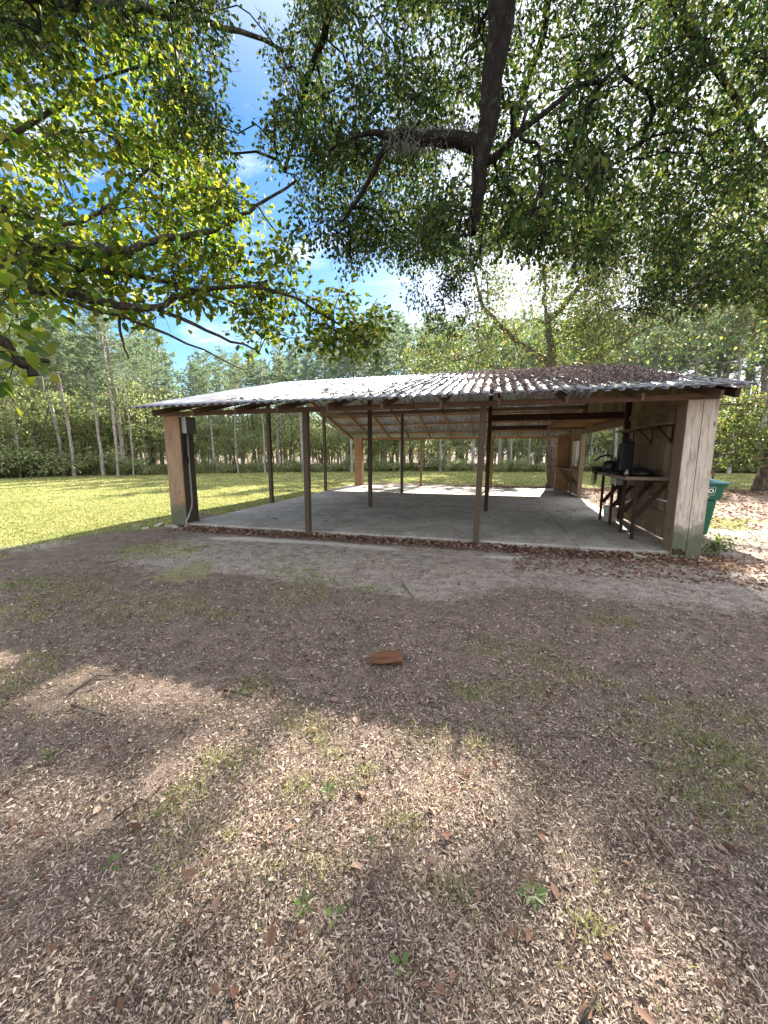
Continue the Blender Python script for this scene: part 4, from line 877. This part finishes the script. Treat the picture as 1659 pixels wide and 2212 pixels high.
SHH = [1.9, 1.3]
used = set()
def place(proto, H, px, dist, h, label, group=None, rz=None, sq=1.0, y_base=None):
    o = proto if proto.name not in used else copy_tree(proto); used.add(o.name); used.add(proto.name)
    p = at(px, 978, dist); s_ = h / H
    o.location = (p[0], p[1], -.05); o.scale = (s_ * sq, s_ * sq, s_); o.rotation_euler = (0, 0, random.uniform(0, 6.28) if rz is None else rz)
    o['label'] = label
    if group: o['group'] = group
    elif 'group' in o: del o['group']
    return o
def edge(px): return float(np.interp(px, [-200, 0, 130, 350, 600, 850, 1080, 1300, 1600, 1900], [37, 37, 37, 35, 35, 36, 36, 40, 44, 46]))
def top(px): return float(np.interp(px, [-200, 0, 100, 200, 300, 345, 400, 450, 560, 650, 720, 800, 900, 1100, 1300, 1450, 1600, 1900], [640, 640, 650, 690, 720, 720, 800, 755, 755, 735, 720, 680, 690, 690, 680, 660, 580, 540]))
def hgt(px, py, dist): return CAM_H + dist * (978 - py) / math.hypot(FPX / math.cos(math.atan((px - CX) / FPX)) , 0) * 1.0
# named foreground trees of the far treeline
for (i, px, py, d, lab) in ((3, 250, 640, 34.0, 'slim leaning pine, left one of a close pair in front of the left treeline'), (1, 263, 650, 35.0, 'slim leaning pine, right one of a close pair in front of the left treeline'),
                            (2, 150, 640, 42.0, 'tallest dark trunked pine of the left treeline, behind the pale pole'), (2, 350, 712, 40.0, 'full crowned pine left of the blue gap, above the shed roof corner')):
    o = place(pines[i], PH[i], px, d, hgt(px, py, d), lab, rz=R(180) if i in (3, 1) else 1.0)
grp = 'pines of the far treeline'
GL = 'slender straight pine among many alike in the far treeline'
k = 0
for row in range(5):
    px = -120 + row * 17
    while px < 1800:
        dd = edge(px) - .5 + row * 7.5 + random.uniform(-2, 2)
        i = k % 4; tp = top(px) + abs(random.gauss(0, 26)) + (6 * (4 - row) if row < 4 else 0)
        if not (365 < px < 432 and row < 5 and tp < 820):
            place(pines[i], PH[i], px, dd, hgt(px, tp, dd), GL, grp)
            k += 1
        px += random.uniform(26, 64) * (1.1 if row < 2 else 1)
GB = 'leafy understory tree among many alike below the far pines'
for row in range(6):
    px = -150
    while px < 1850:
        dd = edge(px) + 1.5 + row * 5.5 + random.uniform(-1.5, 1.5); i = random.randint(0, 2)
        tp = 915 - min(row, 3) * 10 + random.gauss(0, 30) - (65 if px < 330 else 0)
        place(bushes[i], BH[i], px, dd, hgt(px, tp, dd), GB, 'understory trees along the wood', sq=random.uniform(.95, 1.35)); px += random.uniform(36, 66) if row < 4 else random.uniform(30, 48)
px = -100
while px < 1800:
    dd = edge(px) - .3 + random.uniform(-.8, 1.0); i = random.randint(0, 1)
    if not (1180 < px < 1240): place(shrubs[i], SHH[i], px, dd, random.uniform(.8, 1.7) * (1.7 if px < 220 else 1), 'low leafy shrub among many alike where the lawn meets the wood', 'shrubs along the wood edge', sq=random.uniform(1, 1.5))
    px += random.uniform(26, 52)
pl = MB(); p0 = at(133, 978, 36); p1 = at(120, 978, 36)
pl.tube([(p0[0], p0[1], -.1), (p0[0] * .62 + p1[0] * .38, p0[1], 2.6), (p1[0], p1[1], 5.9)], [.13, .115, .085], 10)
tag(pl.build('bare_pole', M_pvc, None, True), 'pale bare leaning pole standing before the left treeline', 'pole')

# ================================================================== things lying on the ground
def wedge(n_, r0, r1, half=50, pw=1.0):
    u = rng.random(n_); r = r0 * (r1 / r0) ** (u ** pw); a = rng.uniform(-R(half), R(half), n_) - YAW
    x, y = r * np.sin(a), r * np.cos(a); return x, y, r
def scatter(name, label, x, y, z, L, Wd, templ, mat, tilt=.5, kind='stuff', up=None):
    n_ = len(x); P_ = np.stack([x, y, z], 1); an = rng.uniform(0, 2 * math.pi, n_)
    A_ = np.stack([np.cos(an), np.sin(an), rng.normal(size=n_) * tilt * .5], 1); N_ = np.stack([rng.normal(size=n_) * tilt, rng.normal(size=n_) * tilt, np.ones(n_)], 1)
    return tag(leaves(name, P_, A_, N_, L, Wd, templ, mat), label, None, None, kind)
x, y, r = wedge(330000, .55, 7.5, 58, .86)
keep = (y < 7.0) & (rng.random(len(x)) > .75 * m_sand(x, y) + .6 * m_lawn(x, y) + m_pale(x, y)) & (x > -9) & (rng.random(len(x)) < .45 + .75 * sstep(.3, .6, .6 * vnoise(x, y, 3.1, 16) + .4 * vnoise(x, y, 9, 17))); x, y, r = x[keep], y[keep], r[keep]
L = np.minimum(rng.lognormal(-4.9, .5, len(x)), .022) * (1 + .16 * r)
scatter('leaf_litter', 'brown shredded leaf litter covering the bare foreground', x, y, gz(x, y) + rng.uniform(.001, .012, len(x)), L, L * rng.uniform(.2, .55, len(x)), 'chip', M_chip, .55)
x, y, r = wedge(42000, .55, 7.0, 58, .9); L = rng.uniform(.012, .045, len(x)) * (1 + .1 * r)
scatter('pine_straw', 'thin dry needles and stems among the litter', x, y, gz(x, y) + rng.uniform(.004, .014, len(x)), L, .0014 + .0005 * r, 'blade', M_chip, .25)
# bigger dead leaves, thick along the slab edge
x, y, r = wedge(520, .7, 6.5, 56); 
x2 = rng.uniform(-6.6, 3.6, 5200); y2 = 7.12 - np.abs(rng.normal(size=5200)) * (.2 + .16 * (x2 > .5)) ; x3 = rng.uniform(.4, 4.6, 1500); y3 = rng.uniform(5.6, 7.1, 1500); x4 = rng.uniform(3.3, 9, 4500); y4 = rng.uniform(6, 19.5, 4500)
x5 = rng.uniform(-1, 6, 2600); y5 = 19.3 + rng.normal(size=2600) * .45; x6 = rng.uniform(7, 15, 2500); y6 = 19.2 + rng.normal(size=2500) * .8 
x = np.concatenate([x, x2, x3, x4, x5, x6]); y = np.concatenate([y, y2, y3, y4, y5, y6]); ok = ~((x > -6.78) & (x < 3.1) & (y > 7.16) & (y < 18.66)) & ~((x > 2.8) & (x < 3.4) & (y > 7.0) & (y < 18.6)); x, y = x[ok], y[ok]
L = rng.uniform(.03, .075, len(x)) * np.where(y > 10, 1.5, np.where(y < 5, .8, 1.0)); hz = .05 * np.exp(-((y - 7.0) / .2) ** 2) * rng.random(len(x))
scatter('dead_leaves', 'curled reddish brown dead leaves, heaped against the slab edge', x, y, gz(x, y) + .008 + hz, L, L * .8, 'dead', M_dead, .6)
# leaves blown onto the slab
x = np.concatenate([rng.uniform(-6, 2.6, 90), rng.uniform(-2, 2.6, 60)]); y = np.concatenate([rng.uniform(7.3, 15, 90), rng.uniform(15, 18.4, 60)]); L = rng.uniform(.03, .09, len(x))
scatter('blown_leaves', 'a few dark leaves blown onto the concrete slab', x, y, .006 + 0 * x, L, L * .7, 'dead', M_dead, .35)
# leaf and needle drifts on the roof
n_ = 110000; x = rng.uniform(-2.6, 3.3, n_); y = rng.uniform(6.55, 12.7, n_)
dn = sstep(-.9, 1.3, x + (vnoise(x, y, 1.2, 3) - .5) * 2.2 + (y - 8.5) * .28) * sstep(6.7, 7.9, y - .25 * (vnoise(x, y, 2.2, 4)) - .45 * sstep(2.2, 3.2, x)) * sstep(3.35, 2.6, x + .12 * (9 - y)) + .03
ok = rng.random(n_) < dn; x, y = x[ok], y[ok]; zz = RZ - SN * (RY - y) + .008 + rng.random(len(x)) * .042; L = rng.uniform(.03, .10, len(x))
scatter('roof_debris', 'drift of brown pine straw and leaves on the right half of the metal roof', x, y, zz, L, L * rng.uniform(.08, .4, len(x)), 'chip', M_straw, .45)
n_ = 75000; x = -7.4 + .183 * rng.integers(0, 59, n_) + .024 + rng.normal(size=n_) * .015; y = rng.uniform(6.52, 12.7, n_); ok = (rng.random(n_) < .2 + .8 * sstep(.25, .65, vnoise(x * .7, y, 1.3, 12))); x, y = x[ok], y[ok]; L = rng.uniform(.02, .07, len(x))
xv, yv, Lv = x, y, L
n_ = 900; x = rng.uniform(-5.5, 1, n_); y = rng.uniform(6.6, 12.6, n_); ok = vnoise(x, y, 1.8, 2) > .62; x, y = x[ok], y[ok]; L = rng.uniform(.05, .2, len(x))
x = np.concatenate([x, xv]); y = np.concatenate([y, yv]); L = np.concatenate([L, Lv]); zz = RZ - SN * (RY - y) + np.where(np.arange(len(x)) < len(x) - len(xv), .038, .006)
scatter('roof_twigs', 'twigs and needles scattered and caught in the valleys of the metal roof', x, y, zz, L, L * .3, 'chip', M_straw, .1)

# grass: lawn, tufts
def blades(name, label, x, y, h, wd, lean=.5, mat=M_grass):
    n_ = len(x); A_ = np.stack([rng.normal(size=n_) * lean, rng.normal(size=n_) * lean, np.ones(n_)], 1)
    return tag(leaves(name, np.stack([x, y, gz(x, y) - .004], 1), A_, rdir(n_) * [1, 1, .2], h, wd, 'blade', mat), label, None, None, 'stuff')
n_ = 330000; u = rng.random(n_); r = 7.5 * (40 / 7.5) ** (u ** 1.05); a = rng.uniform(-R(50), R(44), n_) - YAW; x, y = r * np.sin(a), r * np.cos(a)
lw = m_lawn(x, y); ok = (rng.random(n_) < lw - .12) & ((y > 3.5)); x, y, r = x[ok], y[ok], r[ok]
blades('lawn_grass', 'short sunlit lawn grass around the shed', x, y, rng.uniform(.018, .05, len(x)) * (1 + .012 * r), .006 + .0011 * r, .7)
pp = [(640, 1240, .5), (700, 1265, .55), (660, 1290, .35), (800, 1275, .3), (150, 1265, .6), (130, 1290, .5), (330, 1300, .5), (400, 1320, .4), (30, 1260, .4), (60, 1330, .3), (920, 1590, .16), (700, 1610, .14), (650, 1560, .2), (480, 1640, .2), (420, 1700, .2), (340, 1760, .15),
      (1500, 1640, .3), (1580, 1700, .35), (1640, 1740, .35), (1450, 1690, .22), (1560, 1610, .25), (1100, 1480, .35), (1180, 1420, .3), (1250, 1460, .3), (1000, 1500, .25), (860, 1770, .08), (960, 1930, .1), (540, 1900, .12), (380, 1900, .1), (640, 1700, .15), (90, 1430, .3), (20, 1480, .25), (1480, 1520, .3), (1330, 1340, .3),
      (690, 1870, .1), (1270, 1990, .08), (1060, 1400, .3), (230, 1330, .3), (480, 1330, .25), (1380, 1560, .3), (560, 1480, .2), (450, 1800, .12), (1600, 1640, .3), (1640, 1560, .3), (1540, 1760, .2), (1050, 1600, .15), (780, 1680, .1), (300, 1200, .5), (420, 1190, .3)]
X, Y, Hh = [], [], []
for (px, py, rad) in pp:
    g = on_ground(px, py, -.05); ncl = int(105 * rad) + 5
    for _ in range(ncl):
        cx_, cy_ = g[0] + random.gauss(0, rad * .5), g[1] + random.gauss(0, rad * .35); m_ = random.randint(2, 12)
        X += list(cx_ + rng.normal(size=m_) * .03); Y += list(cy_ + rng.normal(size=m_) * .03); Hh += list(rng.uniform(.025, .07, m_))
for _ in range(420):
    x, y, r = wedge(1, .9, 7, 48); m_ = random.randint(2, 8); X += list(x + rng.normal(size=m_) * .02); Y += list(y + rng.normal(size=m_) * .02); Hh += list(rng.uniform(.02, .06, m_))
X, Y, Hh = np.array(X), np.array(Y), np.array(Hh); ok = Y < 7.0; X, Y, Hh = X[ok], Y[ok], Hh[ok]
blades('grass_tufts', 'thin sparse grass tufts growing through the litter', X, Y, Hh, .0031 + .0006 * np.hypot(X, Y), .75)
# rough verge where lawn meets the wood
n_ = 26000; pxs = rng.uniform(-100, 1800, n_); V_ = np.array([at(p, 978, edge(p) - .6 + abs(random.gauss(0, 1.6)))[:2] for p in pxs])
blades('verge_grass', 'tall rough grass and weeds along the edge of the wood', V_[:, 0], V_[:, 1], rng.uniform(.15, .6, n_), .05, .35)
# fallen sticks, one by one
def stick(name, pts, r, label, mat=M_bark2, forks=()):
    b = MB(); q = [on_ground(px, py, -.04) for px, py in pts]
    q = [(p[0], p[1], float(gz(p[0], p[1])) + r * .9 + .008 + (.006 if 0 < i < len(q) - 1 else 0)) for i, p in enumerate(q)]
    if len(q) == 2: m_ = [(q[0][i] + q[1][i]) / 2 + (random.uniform(-.01, .01) if i < 2 else .006) for i in range(3)]; q = [q[0], tuple(m_), q[1]]
    b.tube(q, [r * (1 - .5 * i / (len(q) - 1)) for i in range(len(q))], 6)
    for f in forks:
        g = [on_ground(px, py, -.04) for px, py in f]; b.tube([(p[0], p[1], float(gz(p[0], p[1])) + .014) for p in g], [r * .6, r * .35][:len(g)] if len(g) == 2 else r * .5, 5)
    return tag(b.build(name, mat, None, True), label, 'stick', 'fallen sticks on the litter')
ST = [([(815, 1840), (800, 1900), (740, 1975)], .006, 'pale forked stick lying near the bottom centre of the litter', [[(800, 1900), (812, 1940)]]),
      ([(1365, 1720), (1400, 1780), (1460, 1855)], .007, 'long dark straight stick on the right side of the foreground', []),
      ([(1330, 1760), (1395, 1830)], .004, 'thin stick lying parallel to the long dark one on its left', []),
      ([(1195, 1505), (1150, 1545)], .007, 'short pale stick at mid right, lying diagonally', []),
      ([(1170, 1585), (1250, 1588)], .008, 'thick dark stick lying level below the short pale one', []),
      ([(870, 1262), (895, 1290)], .012, 'curved dark stick between the grass patch and the slab', []),
      ([(1195, 1180), (1260, 1205)], .02, 'thick dark branch piece in the leaf drift before the slab', []),
      ([(590, 1415), (640, 1440), (690, 1430)], .006, 'crooked twig left of the rotten log', [[(640, 1440), (665, 1418)]]),
      ([(155, 1525), (230, 1548)], .010, 'stout stick at the far left of the sunlit litter', []),
      ([(485, 1492), (545, 1508)], .011, 'rough bark covered stick at the upper edge of the sun patch', []),
      ([(235, 1650), (270, 1690)], .005, 'short twig leaning down to the right at the left foreground', []),
      ([(245, 1770), (300, 1730)], .006, 'pale twig pointing up to the right at the left foreground', []),
      ([(1255, 2212), (1290, 2140)], .006, 'pale twig at the bottom right edge of the view', []),
      ([(1230, 2060), (1245, 1990)], .004, 'thin upright looking twig in the right sun patch', []),
      ([(0, 1965), (80, 1925)], .005, 'thin pale stem at the left edge near the bottom', []),
      ([(1540, 1130), (1590, 1150)], .010, 'grey stick beyond the weeds by the right column', []),
      ([(150, 1500), (210, 1460), (240, 1462)], .007, 'crooked dark stick at the left edge of the sunlit litter', [])]
for p, r, lab, fk in ST: stick('fallen_stick', p, r, lab, random.choice([M_bark2, M_oakbark, M_beam]), fk)
# rotten log piece
g = on_ground(833, 1432, -.05); bm = bmesh.new(); n1_ = 14; m_ = 16; ring = []
for j in range(n1_):
    t = j / (n1_ - 1); row = []
    for k in range(m_):
        an = 2 * math.pi * k / m_; rr = .054 * (1 - .45 * max(0, .45 - t) / .45) * (1 + .22 * (vnoise(k * .8, j * .35, 1, 3) - .5) + .16 * math.sin(k * 2.3 + j * .2)); jag = 0
        if j == 0: jag = random.uniform(-.045, .03)
        if j == 1: jag = random.uniform(-.01, .01)
        row.append(bm.verts.new((-.125 + .25 * t + jag, rr * math.cos(an) * 1.15, (.046 + rr * math.sin(an) * .85))))
    ring.append(row)
for j in range(n1_ - 1):
    for k in range(m_): bm.faces.new([ring[j][k], ring[j + 1][k], ring[j + 1][(k + 1) % m_], ring[j][(k + 1) % m_]])
bm.faces.new(ring[-1]); bm.faces.new(ring[0][::-1])
uvl = bm.loops.layers.uv.new('UVMap')
for f in bm.faces:
    for l in f.loops: l[uvl].uv = (l.vert.co.x + 3, math.atan2(l.vert.co.z - .034, l.vert.co.y) * .05)
me = bpy.data.meshes.new('rotten_log'); bm.to_mesh(me); bm.free(); lg = link('rotten_log', me, M_rust_wood); lg.location = (g[0], g[1], -.052); lg.rotation_euler = (0, 0, YAW + .12)
tag(lg, 'short chunk of rusty brown rotten log lying in the middle of the litter', 'log')
# stones round the left column foot and slab edge
def stone(x, y, sx, sy, sz, label):
    bm = bmesh.new(); bmesh.ops.create_icosphere(bm, subdivisions=3, radius=1)
    o_ = random.randint(0, 30)
    for v in bm.verts:
        k = 1 + .35 * (float(vnoise(v.co.x * 1.4 + v.co.z, v.co.y * 1.4, 1, o_)) - .5); v.co = Vector((max(-.8, min(.8, v.co.x)) * sx * k, max(-.75, min(.75, v.co.y)) * sy * k, max(-.7, min(.6, v.co.z)) * sz * k))
    me = bpy.data.meshes.new('stone'); bm.to_mesh(me); bm.free(); o = link('stone', me, M_stone); o.location = (x, y, float(gz(x, y)) + sz * .4); o.rotation_euler = (random.uniform(-.2, .2), random.uniform(-.2, .2), random.uniform(0, 3)); tag(o, label, 'stone', 'rubble stones by the slab')
for a_ in ((-7.02, 7.02, .13, .07, .05, 'pale flat stone wedged against the foot of the left corner column'), (-6.85, 6.98, .09, .06, .045, 'small rounded stone right of the flat one at the left column foot'), (-7.35, 7.0, .14, .08, .04, 'angular stone left of the left corner column foot'),
           (-7.3, 6.6, .13, .09, .035, 'low whitish slab of rubble in front of the left column'), (-7.7, 6.75, .09, .07, .03, 'small pale stone farthest left of the left column'), (-5.4, 6.95, .06, .05, .03, 'small stone in the leaf drift left of the first front post'),
           (-4.5, 7.0, .09, .06, .04, 'whitish stone against the slab edge nearest the first front post'), (-2.9, 7.0, .07, .05, .035, 'stone against the slab edge between the two front posts'), (.15, 6.98, .10, .06, .05, 'pale stone just right of the second front post'), (2.35, 6.9, .12, .07, .05, 'broken concrete lump left of the right column foot')): stone(*a_)
# small weeds
def weed(px, py, n_, h, L, label, name='weed', cat='plant', upr=.8, group='small weeds in the litter', mat=M_weed):
    g = on_ground(px, py, -.05); z0 = float(gz(g[0], g[1])); P_, A_ = [], []
    for i in range(n_):
        an = i * 2.4; t = i / n_; P_.append((g[0] + .01 * math.cos(an), g[1] + .01 * math.sin(an), z0 + .005 + h * t)); A_.append((math.cos(an), math.sin(an), upr * (.3 + t)))
    t_ = leaves(name, P_, A_, np.array([[0, 0, 1.]] * n_) + rng.normal(size=(n_, 3)) * .2, rng.uniform(.7, 1.1, n_) * L, L * .55, 'ovate', mat); return tag(t_, label, cat, group)
weed(1150, 1932, 10, .012, .055, 'flat rosette of broad grey green leaves in the right foreground', upr=.15)
weed(865, 2095, 6, .05, .035, 'fresh green seedling near the bottom centre'); weed(708, 1715, 10, .05, .045, 'grey green weed in the centre left foreground'); weed(107, 1636, 6, .03, .04, 'pale small weed in the far left foreground')
weed(240, 1873, 4, .03, .045, 'bright two leaved seedling at the lower left'); weed(655, 1962, 8, .04, .04, 'low feathery weed in the lower centre left'); weed(722, 1985, 5, .02, .04, 'small pale weed beside the forked stick')
weed(808, 1820, 4, .02, .03, 'tiny seedling just above the forked stick')
bp = empty('leafy_plant', (3.55, 7.35, -.05), 'bright green leafy plant at the foot of the right corner column', 'plant')
T_ = ell((3.58, 7.32, .12), (.2, .16, .15), 16, .3); W_ = Wood(); W_.limb([(3.55, 7.35, -.07), (3.56, 7.34, .1), (3.6, 7.3, .24)], .008, .004, 5, .004); W_.grow(T_, .002, .006); W_.build('stem', M_weed, bp)
P_, A_, N_, k_ = spray(T_, 12, (.08, .08, .06), .1, True); leaves('leaves', P_, A_, N_, .075, .035, 'ovate', M_weed, bp)
weed(1465, 1203, 7, .05, .06, 'small yellow green weed in front of the right column');
